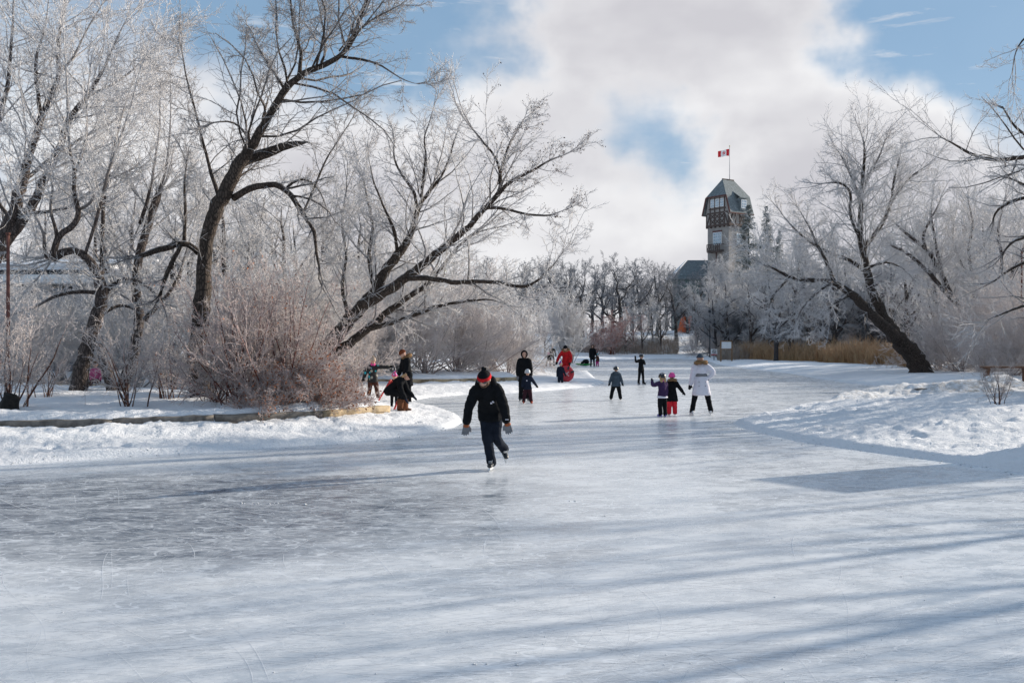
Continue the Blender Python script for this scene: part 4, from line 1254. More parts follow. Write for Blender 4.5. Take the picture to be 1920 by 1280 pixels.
def edging(pts, ztop, label, piece, w, h, courses, mats, seed, shade_left_of=None):
    pts = [Vector((x, y, 0)) for x, y in pts]
    root = empty('log_edging', (pts[0].x, pts[0].y, ztop - h * courses), 0, label, 'log edging')
    me = [timber_mesh(piece, w, h, seed + i) for i in range(3)]
    seg = []
    for a, b in zip(pts[:-1], pts[1:]):
        L = (b - a).length
        n = max(1, round(L / piece))
        for i in range(n):
            seg.append((a.lerp(b, (i + 0.5) / n), (b - a).normalized(), L / n / piece))
    for c in range(courses):
        for i, (p, d, sc) in enumerate(seg):
            t = link('timber', me[(i + c) % 3].copy() if False else me[(i + c) % 3], None, root)
            t.data.materials.clear() if len(t.data.materials) > 1 else None
            if not t.data.materials: t.data.materials.append(mats[0])
            t.location = Vector((p.x, p.y, ztop - h * (courses - c - 0.5) + 0.006 * math.sin(i * 2.1 + c))) - root.location
            t.rotation_euler = (0, 0.01 * math.sin(i * 3.7), math.atan2(d.y, d.x))
            t.scale = (sc * 0.997, 1, 1)
            if mats[1] is not None and p.x < shade_left_of:  # left logs take the shaded copy of the timber colour
                t.material_slots[0].link = 'OBJECT'
                t.material_slots[0].material = mats[1]
    return root


edging(WALL, 0.49, 'low wall of weathered logs holding back the snowy island on the left', 2.4, 0.27, 0.165, 2, (M_LOG, M_LOG_GREY_SHADE), 50, -5.4)
edging(WALL2, 0.42, 'pale tan log edging behind the people on the far side of the left inlet', 1.7, 0.26, 0.30, 1, (M_LOG, None), 60)
edging([(-21.5, 33.2), (-17.3, 33.6), (-13.9, 34.3)], 0.62, 'tan log edging beyond the gnarled tree at the photo edge', 1.7, 0.26, 0.34, 1, (M_LOG, None), 70)
edging([(-14.5, 42.0), (-10.5, 42.6)], 0.80, 'thin grey rail log lying beyond the gnarled tree trunk', 2.0, 0.12, 0.12, 1, (M_LOG_GREY_SHADE, None), 75)
edging([(13.6, 33.6), (15.0, 33.9), (16.4, 34.4)], 0.50, 'dark half buried timber edging under the dirty snow pile', 1.4, 0.25, 0.22, 1, (M_LOG_GREY_SHADE, None), 80)
edging([(10.9, 30.2), (11.9, 30.5)], 0.33, 'short dark timber end poking out of the snow windrow', 1.1, 0.22, 0.16, 1, (M_LOG_GREY_SHADE, None), 85)

# black stump at the photo edge
def build_stump():
    x, y = (14 - 960) / F * 21.2, 21.2
    root = empty('tree_stump', (x, y, H(x, y)), 0.3, 'black broken stump poking from the snow at the photo edge', 'stump')
    g = np.random.default_rng(8)
    P = np.array([[[0, 0, -.2], [0, 0, .0], [.02, 0, .14], [.05, .02, .27], [.07, .03, .36]]])
    V, Q, r = tubes(P, np.array([[.26, .23, .19, .17, .12]]), 12, rough=.12, gen=g)
    n = len(V); k = 12
    V = np.vstack([V, [[.06, .02, .30]]])
    j = np.arange(k); T = np.stack([4 * k + j, 4 * k + (j + 1) % k, np.full(k, n)], 1)
    link('stump_body', npmesh('stump_body', V, Q, T, attrs={'frost': np.zeros(n + 1)}), mat('charred_bark', (0.02, 0.017, 0.015), .9, .4, 12, .6, 30), root)


build_stump()

# ------------------------------------------------------------------ pavilion with its tower
M_STUCCO = mat('tan_stucco', (0.29, 0.27, 0.255), 0.9, 0.12, 1.2, 0.15, 20)
M_BEAM = mat('dark_beams', (0.085, 0.062, 0.055), 0.8, 0.3, 3.0)
M_TRIM = mat('red_brown_trim', (0.11, 0.05, 0.045), 0.8, 0.2, 3.0)
M_GLASS = mat('window_glass', (0.32, 0.42, 0.50), 0.12, 0.25, 1.5, spec=0.7)
M_WHITE = mat('white_paint', (0.74, 0.75, 0.76), 0.6, 0.06, 4.0)
M_DARKWALL = mat('dark_green_wall', (0.10, 0.14, 0.14), 0.8, 0.2, 1.0)  # one even dark green tone
M_POLE = mat('dark_metal', (0.05, 0.05, 0.055), 0.5, 0.2, 6.0)
M_ORANGE = mat('orange_canvas', (0.55, 0.13, 0.05), 0.7, 0.15, 2.0)


def shingle_material():
    m = bpy.data.materials.new('frosted_shingles'); m.use_nodes = True
    t = NT(m.node_tree); p = t.n['Principled BSDF']
    tc = t.new('ShaderNodeTexCoord')
    br = t.new('ShaderNodeTexBrick')
    t.l.new(t.mapping(tc.outputs['Object'], (1, 1, 1), (R(90), 0, R(20))), br.inputs['Vector'])
    br.inputs['Scale'].default_value = 2.4
    br.inputs['Color1'].default_value = (0.17, 0.195, 0.205, 1); br.inputs['Color2'].default_value = (0.135, 0.165, 0.175, 1)
    br.inputs['Mortar'].default_value = (0.05, 0.07, 0.08, 1)
    br.inputs['Mortar Size'].default_value = 0.03
    nz = t.noise(tc.outputs['Object'], 2.2, 6.0, 0.75)
    t.l.new(t.mix(t.ramp(nz.outputs['Fac'], 0.45, 0.72, 0, .55), br.outputs['Color'], (0.32, 0.36, 0.40)), p.inputs['Base Color'])
    p.inputs['Roughness'].default_value = 0.85
    return m


M_SHINGLE = shingle_material()


def build_pavilion():
    YT = 181.0
    cx = at(1374, 0, YT)[0]
    zg = H(cx, YT)
    root = empty('pavilion', (cx, YT + 4.0, zg), R(0), 'half timbered pavilion tower with a clipped grey roof above the trees', 'pavilion')
    Z = lambda py: EYE + (640 - py) / F * YT - zg       # heights of features above its ground
    ang = R(35)
    # local axes: nL faces left-forward, nR faces right-forward
    nL = Vector((-math.cos(ang), -math.sin(ang), 0)); nR = Vector((math.sin(ang), -math.cos(ang), 0)); up = Vector((0, 0, 1))
    a = 2.62
    def P(u, v, z): return nL * u + nR * v + up * z
    def rot_box(name, u, v, z, su, sv, sz, m, par=root):
        bm = bmesh.new()
        M = Matrix((nL, nR, up)).transposed().to_4x4()
        box_bm(bm, (u, v, z), (su, sv, sz), M)
        return fin(name, bm, m, par)
    zb, zt, zk, zr = Z(421), Z(397), Z(366), Z(333)
    rot_box('tower_wall', 0, 0, zb / 2, 2 * a, 2 * a, zb, M_STUCCO)
    b = a + 0.20
    # upper half timbered storey with its two gables
    bm = bmesh.new()
    poly_plate(bm, [P(b, -b, zb), P(b, b, zb), P(b, b, zt + .2), P(b, b - 0.55, zk), P(b, -b + 0.55, zk), P(b, -b, zt + .2)], -nL * (2 * b))
    fin('upper_wall', bm, M_STUCCO, root)
    # roof: gambrel slopes with clipped gable ends, overhanging
    e = .62; ue = b + 0.34
    sec = [(b + e, zt - 0.25), (b - 0.35, zk), (0.06, zr)]
    bm = bmesh.new()
    th = 0.22
    ur = 1.5
    def quad(ps):
        poly_plate(bm, ps, (0, 0, th))
    for s in (-1, 1):
        quad([P(-ue, s * sec[0][0], sec[0][1]), P(ue, s * sec[0][0], sec[0][1]), P(ue, s * sec[1][0], sec[1][1]), P(-ue, s * sec[1][0], sec[1][1])])
        quad([P(-ue, s * sec[1][0], sec[1][1]), P(ue, s * sec[1][0], sec[1][1]), P(ur, s * sec[2][0], sec[2][1]), P(-ur, s * sec[2][0], sec[2][1])])
        quad([P(s * ue, -sec[1][0], sec[1][1]), P(s * ue, sec[1][0], sec[1][1]), P(s * ur, sec[2][0], sec[2][1]), P(s * ur, -sec[2][0], sec[2][1])])
    roof = fin('roof', bm, M_SHINGLE, root)
    # barge boards on the gable edges, ridge board
    for s in (-1, 1):
        one_bar('barge_board', P(ue + .06, s * sec[0][0], sec[0][1] + .05), P(ue + .06, s * sec[1][0], sec[1][1] + .05), .30, .10, nL, M_TRIM, root)
    one_bar('barge_board', P(ue + .06, -sec[1][0], zk + .06), P(ue + .06, sec[1][0], zk + .06), .24, .10, nL, M_TRIM, root)
    one_bar('eave_board', P(-ue, sec[0][0] + .05, sec[0][1] + .05), P(ue, sec[0][0] + .05, sec[0][1] + .05), .22, .08, nR, M_TRIM, root)
    one_bar('ridge_board', P(-ur, 0, zr + .25), P(ur, 0, zr + .25), .25, .22, up, M_BEAM, root)
    # timber framing on the two visible faces
    def beam(n, o, t0, z0, t1, z1, w=.17):
        tang = nR if n is nL else nL
        one_bar('beam', n * (o + .045) + tang * t0 + up * z0, n * (o + .045) + tang * t1 + up * z1, w, .10, n, M_BEAM, root)
    zs = Z(388)
    for n in (nL, nR):
        beam(n, b, -b, zb + .15, b, zb + .15, .36)
        beam(n, b, -b + .12, zb + .3, -b + .12, zt - .05 if n is nR else zt); beam(n, b, b - .12, zb + .3, b - .12, zt - .05 if n is nR else zt)
        beam(n, b + .012, -b + .3, zb + .4, -b + 1.0, zt - .1, .2); beam(n, b + .012, b - .3, zb + .4, b - 1.0, zt - .1, .2)
        for t in (-b + .2, -1.6, -.55, .55, 1.6, b - .2):
            one_bar('bracket', n * (b + .02) + (nR if n is nL else nL) * t + up * (zb - .28), n * (b + .02) + (nR if n is nL else nL) * t + up * (zb - .03), .22, .3, n, M_BEAM, root)
    beam(nL, b, -b + .3, zt + .1, b - .3, zt + .1, .26)
    beam(nL, b, -b + .7, zs + .0, b - .7, zs + .0, .22)
    for t in (-1.75, -.62, .62, 1.75):
        beam(nL, b + .006, t, zb + .3, t, zk - .1, .2)
    # lattice of crosses in the middle bays
    for k in range(3):
        t0, t1 = (-1.75, -.62, .62)[k], (-.62, .62, 1.75)[k]
        for q in range(2):
            h0 = zb + .35 + q * (zt - zb - .4) / 2; h1 = h0 + (zt - zb - .4) / 2
            beam(nL, b + .018, t0, h0, t1, h1, .15); beam(nL, b + .024, t0, h1, t1, h0, .15)
    for t in (-1.1, 0.0, 1.1):
        beam(nR, b + .006, t, zb + .3, t, zt - .1, .2)
    beam(nR, b + .018, -1.1, zb + .35, 0, zt - .15, .15); beam(nR, b + .024, -1.1, zt - .15, 0, zb + .35, .15)

    def window(n, o, t, z, w, h, cols, rows):
        tang = nR if n is nL else nL
        c = n * (o + .03) + tang * t + up * z
        M = Matrix((tang, n, up)).transposed().to_4x4(); M.translation = c
        bm = bmesh.new()
        box_bm(bm, (0, .03, h / 2), (w + .2, .12, .1), M); box_bm(bm, (0, .03, -h / 2), (w + .2, .12, .1), M)
        box_bm(bm, (w / 2 + .05, .03, 0), (.1, .11, h), M); box_bm(bm, (-w / 2 - .05, .03, 0), (.1, .11, h), M)
        fr = fin('window', bm, M_WHITE, root)
        one_box('pane', (0, 0, 0), (w, .04, h - .1), M_GLASS, fr, M=M)
        bm = bmesh.new()
        for i in range(1, cols): box_bm(bm, (-w / 2 + w * i / cols, .04, 0), (.07, .06, h - .1), M)
        for i in range(1, rows): box_bm(bm, (0, .046, -h / 2 + h * i / rows), (w, .05, .07), M)
        fin('glazing_bar', bm, M_WHITE, fr)
    for t in (-1.18, 0, 1.18):
        window(nL, b, t, (zk + zs) / 2 - .02, .72, (zk - zs) - .75, 2, 3)
    window(nL, a, -.15, (Z(433) + Z(456)) / 2, 1.9, Z(433) - Z(456), 4, 4)
    window(nR, a, -.2, (Z(436) + Z(456)) / 2, 1.4, Z(436) - Z(456), 3, 4)
    one_bar('lintel', nL * (a + .05) + nR * -1.3 + up * (Z(432) + .1), nL * (a + .05) + nR * 1.0 + up * (Z(432) + .1), .3, .16, nL, M_TRIM, root)
    # balcony
    zf, zh = Z(470), Z(456)
    bal = rot_box('balcony', a + .6, -.15, zf, 1.2, 3.1, .22, M_BEAM)
    for (u0, v0, u1, v1) in ((a + 1.15, -1.7, a + 1.15, 1.4), (a, -1.7, a + 1.15, -1.7), (a, 1.4, a + 1.15, 1.4)):
        for zz in (zh, zf + .25):
            one_bar('rail', P(u0, v0, zz), P(u1, v1, zz), .14, .1, up, M_BEAM, bal)
    for v in np.linspace(-1.7, 1.4, 7):
        one_bar('post', P(a + 1.15, v, zf + .1), P(a + 1.15, v, zh), .13, .1, nL, M_BEAM, bal)
    for v0, v1 in ((-1.7, -1.18), (-1.18, -.66), (.36, .88), (.88, 1.4)):
        one_bar('brace', P(a + 1.16, v0, zf + .15), P(a + 1.16, v1, zh), .1, .08, nL, M_BEAM, bal)
    one_bar('drain_pipe', P(a + .06, -.4, Z(495)), P(a + .06, -.4, zf - .12), .12, .1, nL, M_TRIM, root)
    # dormer on the right slope
    dm = rot_box('dormer', -.35, b - 0.1, Z(381), 1.9, 1.6, 2.2, M_SHINGLE)
    bm = bmesh.new()
    poly_plate(bm, [P(-1.5, b + .95, Z(370)), P(.8, b + .95, Z(370)), P(.8, 1.2, Z(352)), P(-1.5, 1.2, Z(352))], (0, 0, .14))
    fin('dormer_roof', bm, M_SHINGLE, dm)
    window(nR, b + .72, -.35, Z(381), 1.2, 1.5, 3, 3)
    # lower hall with a steep roof and a glazed veranda
    x0 = at(1268, 0, 184)[0] - cx; x1 = 9.0
    he, hr = Z(516), Z(482)
    xm = at(1303, 0, 184)[0] - cx
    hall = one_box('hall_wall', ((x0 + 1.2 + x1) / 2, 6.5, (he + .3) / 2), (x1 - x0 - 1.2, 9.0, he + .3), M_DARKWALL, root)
    bm = bmesh.new()
    for s, yy in ((-1, 1.6), (1, 11.4)):
        poly_plate(bm, [(x0, yy, he - .4), (x1, yy, he - .4), (x1, 6.5, hr), (xm, 6.5, hr)], (0, 0, .3))
    poly_plate(bm, [(x0, 1.6, he - .4), (x0, 11.4, he - .4), (xm, 6.5 + .05, hr), (xm, 6.5 - .05, hr)], (0, 0, .3))
    fin('hall_roof', bm, M_SHINGLE, root)
    bm = bmesh.new()
    poly_plate(bm, [(x0 - .05, 1.9, he - .05), (x0 - .05, 11.1, he - .05), (xm - .3, 6.9, hr - .1), (xm - .3, 6.1, hr - .1)], (-.05, 0, .34))
    fin('roof_snow', bm, M_SNOW, root)
    for i in range(10):
        xx = x0 + 2.0 + i * 1.25
        f = one_box('window', (xx, 1.98, Z(575)), (1.0, .12, 3.6), M_WHITE, root)
        one_box('pane', (xx, 1.93, Z(575)), (.82, .10, 3.4), M_GLASS, f)
        bm = bmesh.new()
        for zz in (-1.0, 0, 1.0): box_bm(bm, (xx, 1.90, Z(575) + zz), (.82, .06, .08))
        fin('glazing_bar', bm, M_WHITE, f)
        one_box('column', (xx - .62, 1.2, 2.2), (.28, .28, 4.4), M_WHITE, root)
        f = one_box('window', (xx, 1.98, 2.2), (1.0, .12, 2.8), M_WHITE, root)
        one_box('pane', (xx, 1.93, 2.2), (.82, .10, 2.6), M_GLASS, f)
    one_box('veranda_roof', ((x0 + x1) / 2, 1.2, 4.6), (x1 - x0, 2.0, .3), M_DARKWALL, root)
    # flag pole on the ridge and the flag it carries
    pb = root.location + P(0, 0, zr + .3) + Vector((0.3, 0, 0))
    ft = EYE + (640 - 272) / F * 184
    pole = empty('flag_pole', tuple(pb), 0, 'thin grey flag pole rising from the tower roof ridge', 'flag pole')
    rod('pole', (0, 0, 0), (0, 0, ft - pb.z), .065, mat('grey_metal', (.35, .35, .36), .4, .1), pole, 8, .04)
    bmk = bmesh.new(); bmesh.ops.create_uvsphere(bmk, u_segments=10, v_segments=6, radius=.12, matrix=Matrix.Translation((0, 0, ft - pb.z)))
    fin('finial', bmk, mat('gilt', (.5, .4, .15), .4), pole, True)
    fl = empty('flag', (pb.x, pb.y, ft - .55), 0, 'red and white maple leaf flag streaming left from the tower pole', 'flag')
    Lf, Hf = 2.3, 1.25
    def wav(s, t):   # s along the fly 0..1, t 0..1 from top
        return (-.07 - s * Lf * .93, -.35 * s + .16 * math.sin(s * 7.5 + t), -t * Hf * (1 - .12 * s) - .52 * s ** 1.2 + .05 * math.sin(s * 8))
    RED = mat('flag_red', (.62, .02, .03), .7, .06); WHT = mat('flag_white', (.80, .80, .80), .7, .05)
    for nm, s0, s1, m in (('hoist_panel', 0, .25, RED), ('white_panel', .25, .75, WHT), ('fly_panel', .75, 1, RED)):
        n1, n2 = 7, 5
        V = []
        for q in (-.008, .008):
            for i in range(n1 + 1):
                for j in range(n2 + 1):
                    p = wav(s0 + (s1 - s0) * i / n1, j / n2); V.append((p[0], p[1] + q, p[2]))
        Q = []
        o = (n1 + 1) * (n2 + 1)
        for q in range(2):
            for i in range(n1):
                for j in range(n2):
                    w_ = q * o + i * (n2 + 1) + j
                    Q.append((w_, w_ + n2 + 1, w_ + n2 + 2, w_ + 1))
        link(nm, npmesh(nm, V, Q), m, fl)
    leaf = [(0, 1), (.13, .72), (.3, .8), (.25, .35), (.5, .58), (.58, .4), (.92, .45), (.78, .15), (.95, .02), (.5, -.32), (.55, -.5), (.07, -.42), (.07, -.95)]
    leaf = leaf + [(-x, y) for x, y in leaf[::-1]][0:-1]
    for q in (-.016, .016):
        V = []
        for lx, ly in leaf + [(0, 0)]:
            p = wav(.5 + lx * .17, .5 - ly * .38); V.append((p[0], p[1] + q, p[2]))
        n = len(leaf)
        T = [(i, (i + 1) % n, n) for i in range(n)]
        link('maple_leaf', npmesh('maple_leaf', V, None, T, smooth=False), RED, fl)


build_pavilion()


def build_street_things():
    # flat roofed building far behind the left grove
    Y = 45.0
    x0, x1 = at(-60, 0, Y)[0], at(190, 0, Y)[0]
    root = empty('park_building', ((x0 + x1) / 2, Y + 4, H((x0 + x1) / 2, Y)), 0, 'low park building with snow covered roof and white fascia behind the left trees', 'building')
    zg = root.location.z; w = x1 - x0
    Z = lambda py: EYE + (640 - py) / F * Y - zg
    one_box('wall', (0, 0, Z(540) / 2), (w - 1, 7.4, Z(540)), mat('dull_wall', (.2, .2, .22), .8, .15, 1.0), root)
    one_box('lower_fascia', (0, -.3, Z(524)), (w, 8.6, .38), M_WHITE, root)
    one_box('clerestory', (0, .2, Z(510)), (w - 1.6, 6.4, .5), mat('dark_glazing', (.05, .055, .07), .2, .2, 1.0, spec=.6), root)
    bm = bmesh.new()
    poly_plate(bm, [(-w / 2, -3.8, Z(505)), (w / 2, -3.8, Z(505)), (w / 2, 3.6, Z(470)), (-w / 2, 3.6, Z(470))], (0, 0, .25))
    fin('roof_snow', bm, M_SNOW, root)
    # white notice board
    Y = 97.0; x = at(1362, 0, Y)[0]; zg = H(x, Y)
    root = empty('notice_board', (x, Y, zg), R(-4), 'blank white notice board in a brown wooden frame before the far reeds', 'notice board')
    s = Y / F; zc = EYE + (640 - 647) * s - zg
    MB = mat('brown_wood', (.20, .12, .065), .8, .25, 6)
    one_box('panel', (0, 0, zc), (18.5 * s, .06, 13 * s), M_WHITE, root)
    for sx in (-1, 1): one_box('post', (sx * 10.2 * s, .0, (zc + 9 * s) / 2 - .2), (2.2 * s, .12, zc + 9 * s + .4), MB, root)
    one_box('rail', (0, -.005, zc + 7.6 * s), (18.2 * s, .12, 1.8 * s), MB, root)
    one_box('rail', (0, -.005, zc - 7.4 * s), (18.2 * s, .12, 1.8 * s), MB, root)
    # prohibition sign
    Y = 104.0; x = at(1339, 0, Y)[0]; zg = H(x, Y); s = Y / F
    zc = EYE + (640 - 660) * s - zg
    root = empty('warning_sign', (x, Y, zg), 0, 'small white square warning sign with a dark ring and red foot band', 'sign')
    one_box('panel', (0, 0, zc), (12 * s, .04, 11.5 * s), M_WHITE, root)
    one_box('red_band', (0, -.012, zc - 4.6 * s), (11.2 * s, .035, 2.0 * s), mat('sign_red', (.45, .04, .05), .6, .05), root)
    bm = bmesh.new()
    n = 28; ro, ri = 3.6 * s, 2.7 * s
    A = [(math.cos(i / n * 2 * PI), math.sin(i / n * 2 * PI)) for i in range(n)]
    o_ = [bm.verts.new((c * ro, -.026, zc + .9 * s + d * ro)) for c, d in A]; i_ = [bm.verts.new((c * ri, -.026, zc + .9 * s + d * ri)) for c, d in A]
    for i in range(n): bm.faces.new([o_[i], o_[(i + 1) % n], i_[(i + 1) % n], i_[i]])
    MK = mat('sign_black', (.04, .045, .06), .6, .05)
    fin('ring', bm, MK, root)
    one_bar('ring_bar', (-2 * s, -.03, zc + 2.9 * s), (2 * s, -.03, zc - 1.1 * s), .8 * s, .008, (0, 1, 0), MK, root)
    one_bar('skate_mark', (-1.6 * s, -.03, zc + .2 * s), (1.4 * s, -.03, zc + .9 * s), 1.0 * s, .006, (0, 1, 0), MK, root)
    one_box('post', (0, .05, zc / 2 - .2), (.07, .05, zc + .4), M_POLE, root)
    # lamp posts and poles
    for px, py0, py1, Y, r, lab, m in [(1331, 585, 650, 118, .07, 'slim dark lamp post beside the snowy path below the pavilion', M_POLE), (1621, 575, 645, 90, .07, 'dark lamp post standing in the shaded wood behind the reeds', M_POLE),
                                       (15, 440, 735, 25.5, .055, 'rusty brown steel post at the photo edge in front of the left grove', mat('rust', (.13, .055, .045), .8, .3, 9)),
                                       (1916, 470, 690, 52, .06, 'reddish brown post among the pink shrubs at the photo edge', mat('rust', (.13, .055, .045), .8, .3, 9))]:
        x = at(px, 0, Y)[0]; zg = H(x, Y); top = EYE + (640 - py0) / F * Y - zg
        root = empty('lamp_post' if m is M_POLE else 'steel_post', (x, Y, zg), 0, lab, 'lamp post' if m is M_POLE else 'post')
        rod('post', (0, 0, -.3), (0, 0, top), r, m, root, 8, r * .75)
        rod('foot', (0, 0, -.3), (0, 0, .25), r * 1.9, m, root, 8, r * 1.5)
        if m is M_POLE:
            bmk = bmesh.new(); bmesh.ops.create_uvsphere(bmk, u_segments=10, v_segments=7, radius=.2, matrix=Matrix.Translation((0, 0, top + .1)))
            fin('lantern', bmk, M_POLE, root, True)
        else:
            rod('cap', (0, 0, top), (0, 0, top + .05), r * 1.1, m, root, 8)
    # brown bench on the right
    Y = 40.0; x = at(1888, 0, Y)[0]; zg = H(x, Y)
    root = empty('bench', (x, Y, zg), R(-6), 'brown plank bench below the pink shrubs on the right bank', 'bench')
    MB2 = mat('bench_wood', (.13, .075, .05), .8, .3, 6, .3, 25)
    hz = EYE + (640 - 688) / F * Y - zg
    for i in range(3): one_box('plank', (0, -.22 + i * .22, hz), (1.9, .2, .07), MB2, root, .008)
    for sx in (-.78, .72):
        for yy in (-.18, .18): one_box('leg', (sx, yy, hz / 2 - .12), (.1, .1, hz + .17), MB2, root)
        one_box('cross_bar', (sx, 0, hz - .09), (.09, .6, .1), MB2, root)
    # orange tarpaulin heap near the pavilion door
    Y = 160.0; x = at(1284, 0, Y)[0]; zg = H(x, Y)
    root = empty('orange_shelter', (x, Y, zg), R(15), 'tilted orange canvas shelter in front of the pavilion veranda', 'shelter')
    bm = bmesh.new()
    poly_plate(bm, [(-1.3, 0, .2), (1.0, .4, 0), (1.5, .3, 2.6), (-.3, .1, 3.2)], (0, .12, 0))
    poly_plate(bm, [(-.3, .12, 3.2), (1.5, .32, 2.6), (1.9, 1.6, 1.0), (0, 1.9, 1.2)], (0, 0, .1))
    fin('canvas', bm, M_ORANGE, root)
    rod('prop', (1.2, .3, 0), (1.2, .3, 2.6), .05, M_POLE, root)
    # made-up hut out of view, added so its roof edge shades the rink
    root = empty('shadow_hut', (13.9, 19.45, H(13.9, 19.45)), R(27.5), 'unseen made-up hut on the near right shore added for its square shadow', 'hut')
    MH = mat('hut_boards', (.22, .13, .08), .8, .25, 5)
    for i in range(10): one_box('board', (-1.5 + .155 + i * .30, -.77, 1.3), (.29, .04, 2.7), MH, root)
    one_box('wall', (0, .02, 1.3), (3.0, 1.5, 2.7), MH, root)
    one_box('door', (-.4, -.81, 1.0), (.9, .05, 2.0), M_TRIM, root)
    bm = bmesh.new()
    poly_plate(bm, [(-1.6, -.85, 2.66), (1.6, -.85, 2.66), (1.6, .85, 2.74), (-1.6, .85, 2.74)], (0, 0, .12))
    fin('roof', bm, M_SHINGLE, root)


build_street_things()

# ------------------------------------------------------------------ people
def nv(v):
    v = np.array(v, float)
    return v / (np.linalg.norm(v) + 1e-9)


class Blob:
    """collects closed overlapping shapes and fuses them into one continuous skin (voxel remesh)"""
    def __init__(self):
        self.V, self.Fq, self.Ft, self.n = [], [], [], 0

    def add(self, V, Q=None, T=None):
        self.V.append(np.asarray(V, float))
        if Q is not None and len(Q): self.Fq.append(np.asarray(Q) + self.n)
        if T is not None and len(T): self.Ft.append(np.asarray(T) + self.n)
        self.n += len(V)

    def sweep(self, pts, rad, side=(1, 0, 0), k=14, flat0=False):
        """pts along a limb; rad scalars or (lateral, depth) pairs; rounded ends"""
        P = [np.array(p, float) for p in pts]
        Rr = [(r, r) if np.isscalar(r) else r for r in rad]
        # subdivide for smooth bends
        pp, rr = [], []
        for i in range(len(P) - 1):
            m = 4
            for q in range(m):
                f = q / m
                pp.append(P[i] * (1 - f) + P[i + 1] * f); rr.append([Rr[i][0] * (1 - f) + Rr[i + 1][0] * f, Rr[i][1] * (1 - f) + Rr[i + 1][1] * f])
        pp.append(P[-1]); rr.append(list(Rr[-1]))
        pp = np.array(pp); rr = np.array(rr)
        if len(pp) > 6:
            for _ in range(2):
                pp[1:-1] = pp[1:-1] * .5 + (pp[:-2] + pp[2:]) * .25
        # rounded caps
        t0 = nv(pp[0] - pp[1]); t1 = nv(pp[-1] - pp[-2])
        c0 = [(pp[0] + t0 * rr[0].min() * s, rr[0] * w) for s, w in (((.16, .80), (.08, .97)) if flat0 else ((.85, .45), (.5, .82)))]
        c1 = [(pp[-1] + t1 * rr[-1].min() * s, rr[-1] * w) for s, w in ((.5, .82), (.85, .45))]
        pp = np.array([c[0] for c in c0] + list(pp) + [c[0] for c in c1]); rr = np.array([c[1] for c in c0] + list(rr) + [c[1] for c in c1])
        n = len(pp)
        T = np.gradient(pp, axis=0); T /= np.linalg.norm(T, axis=1, keepdims=True) + 1e-9
        side = nv(side)
        V = []
        a = np.arange(k) / k * 2 * PI
        for i in range(n):
            s = side - T[i] * (side @ T[i])
            if np.linalg.norm(s) < .15: s = np.cross(T[i], [0, 1, 0.3])
            s = nv(s); d = np.cross(T[i], s)
            V.append(pp[i] + np.outer(np.cos(a) * rr[i, 0], s) + np.outer(np.sin(a) * rr[i, 1], d))
        V = np.concatenate(V + [pp[:1], pp[-1:]])
        i = np.arange(n - 1)[:, None]; j = np.arange(k)[None]; j2 = (j + 1) % k
        Q = np.stack([i * k + j, i * k + j2, (i + 1) * k + j2, (i + 1) * k + j], -1).reshape(-1, 4)
        j = np.arange(k); j2 = (j + 1) % k
        Tt = np.concatenate([np.stack([j2, j, np.full(k, n * k)], 1), np.stack([(n - 1) * k + j, (n - 1) * k + j2, np.full(k, n * k + 1)], 1)])
        self.add(V, Q, Tt)

    def ell(self, c, r, B=None, nu=14, nv_=9):
        """ellipsoid, axes given by the rows of B"""
        c = np.array(c, float); r = np.array(r, float) if not np.isscalar(r) else np.array([r] * 3)
        B = np.eye(3) if B is None else np.array(B)
        th = np.linspace(0, PI, nv_ + 2)[1:-1]; ph = np.arange(nu) / nu * 2 * PI
        pts = [[0, 0, 1]] + [[math.sin(t) * math.cos(p), math.sin(t) * math.sin(p), math.cos(t)] for t in th for p in ph] + [[0, 0, -1]]
        V = c + (np.array(pts) * r) @ B
        Q = []; T = []
        for i in range(nv_ - 1):
            for j in range(nu):
                a = 1 + i * nu + j; b = 1 + i * nu + (j + 1) % nu
                Q.append((a, a + nu, b + nu, b))
        L = len(pts) - 1
        for j in range(nu):
            T.append((0, 1 + j, 1 + (j + 1) % nu)); T.append((L, L - nu + (j + 1) % nu, L - nu + j))
        self.add(V, Q, T)

    def build(self, name, m, parent, voxel=0.02, smooth=2, fold=0.0, seed=0, fuse=True):
        V = np.concatenate(self.V)
        me = npmesh(name, V, np.concatenate(self.Fq) if self.Fq else None, np.concatenate(self.Ft) if self.Ft else None)
        o = link(name, me, m, parent)
        if not fuse: return o
        md = o.modifiers.new('remesh', 'REMESH'); md.mode = 'VOXEL'; md.voxel_size = voxel
        sm = o.modifiers.new('smooth', 'SMOOTH'); sm.iterations = smooth; sm.factor = 0.5
        dg = bpy.context.evaluated_depsgraph_get()
        ev = o.evaluated_get(dg)
        nm = bpy.data.meshes.new_from_object(ev)
        o.modifiers.clear()
        o.data = nm
        bpy.data.meshes.remove(me)
        nm.name = name
        nm.materials.clear(); nm.materials.append(m)
        n = len(nm.vertices)
        if fold and n:
            co = np.empty(n * 3, np.float32); nm.vertices.foreach_get('co', co); co = co.reshape(-1, 3)
            no = np.empty(n * 3, np.float32); nm.vertices.foreach_get('normal', no); no = no.reshape(-1, 3)
            f = noise2(co[:, 0] * 9 + co[:, 1] * 4 + seed, co[:, 2] * 13 + co[:, 0] * 5, seed) + .5 * noise2(co[:, 0] * 19 + seed, co[:, 2] * 24 + co[:, 1] * 11, seed + 1)
            co = co + no * (f * fold)[:, None]
            nm.vertices.foreach_set('co', co.astype(np.float32).ravel())
        nm.polygons.foreach_set('use_smooth', np.ones(len(nm.polygons), bool))
        nm.update()
        return o


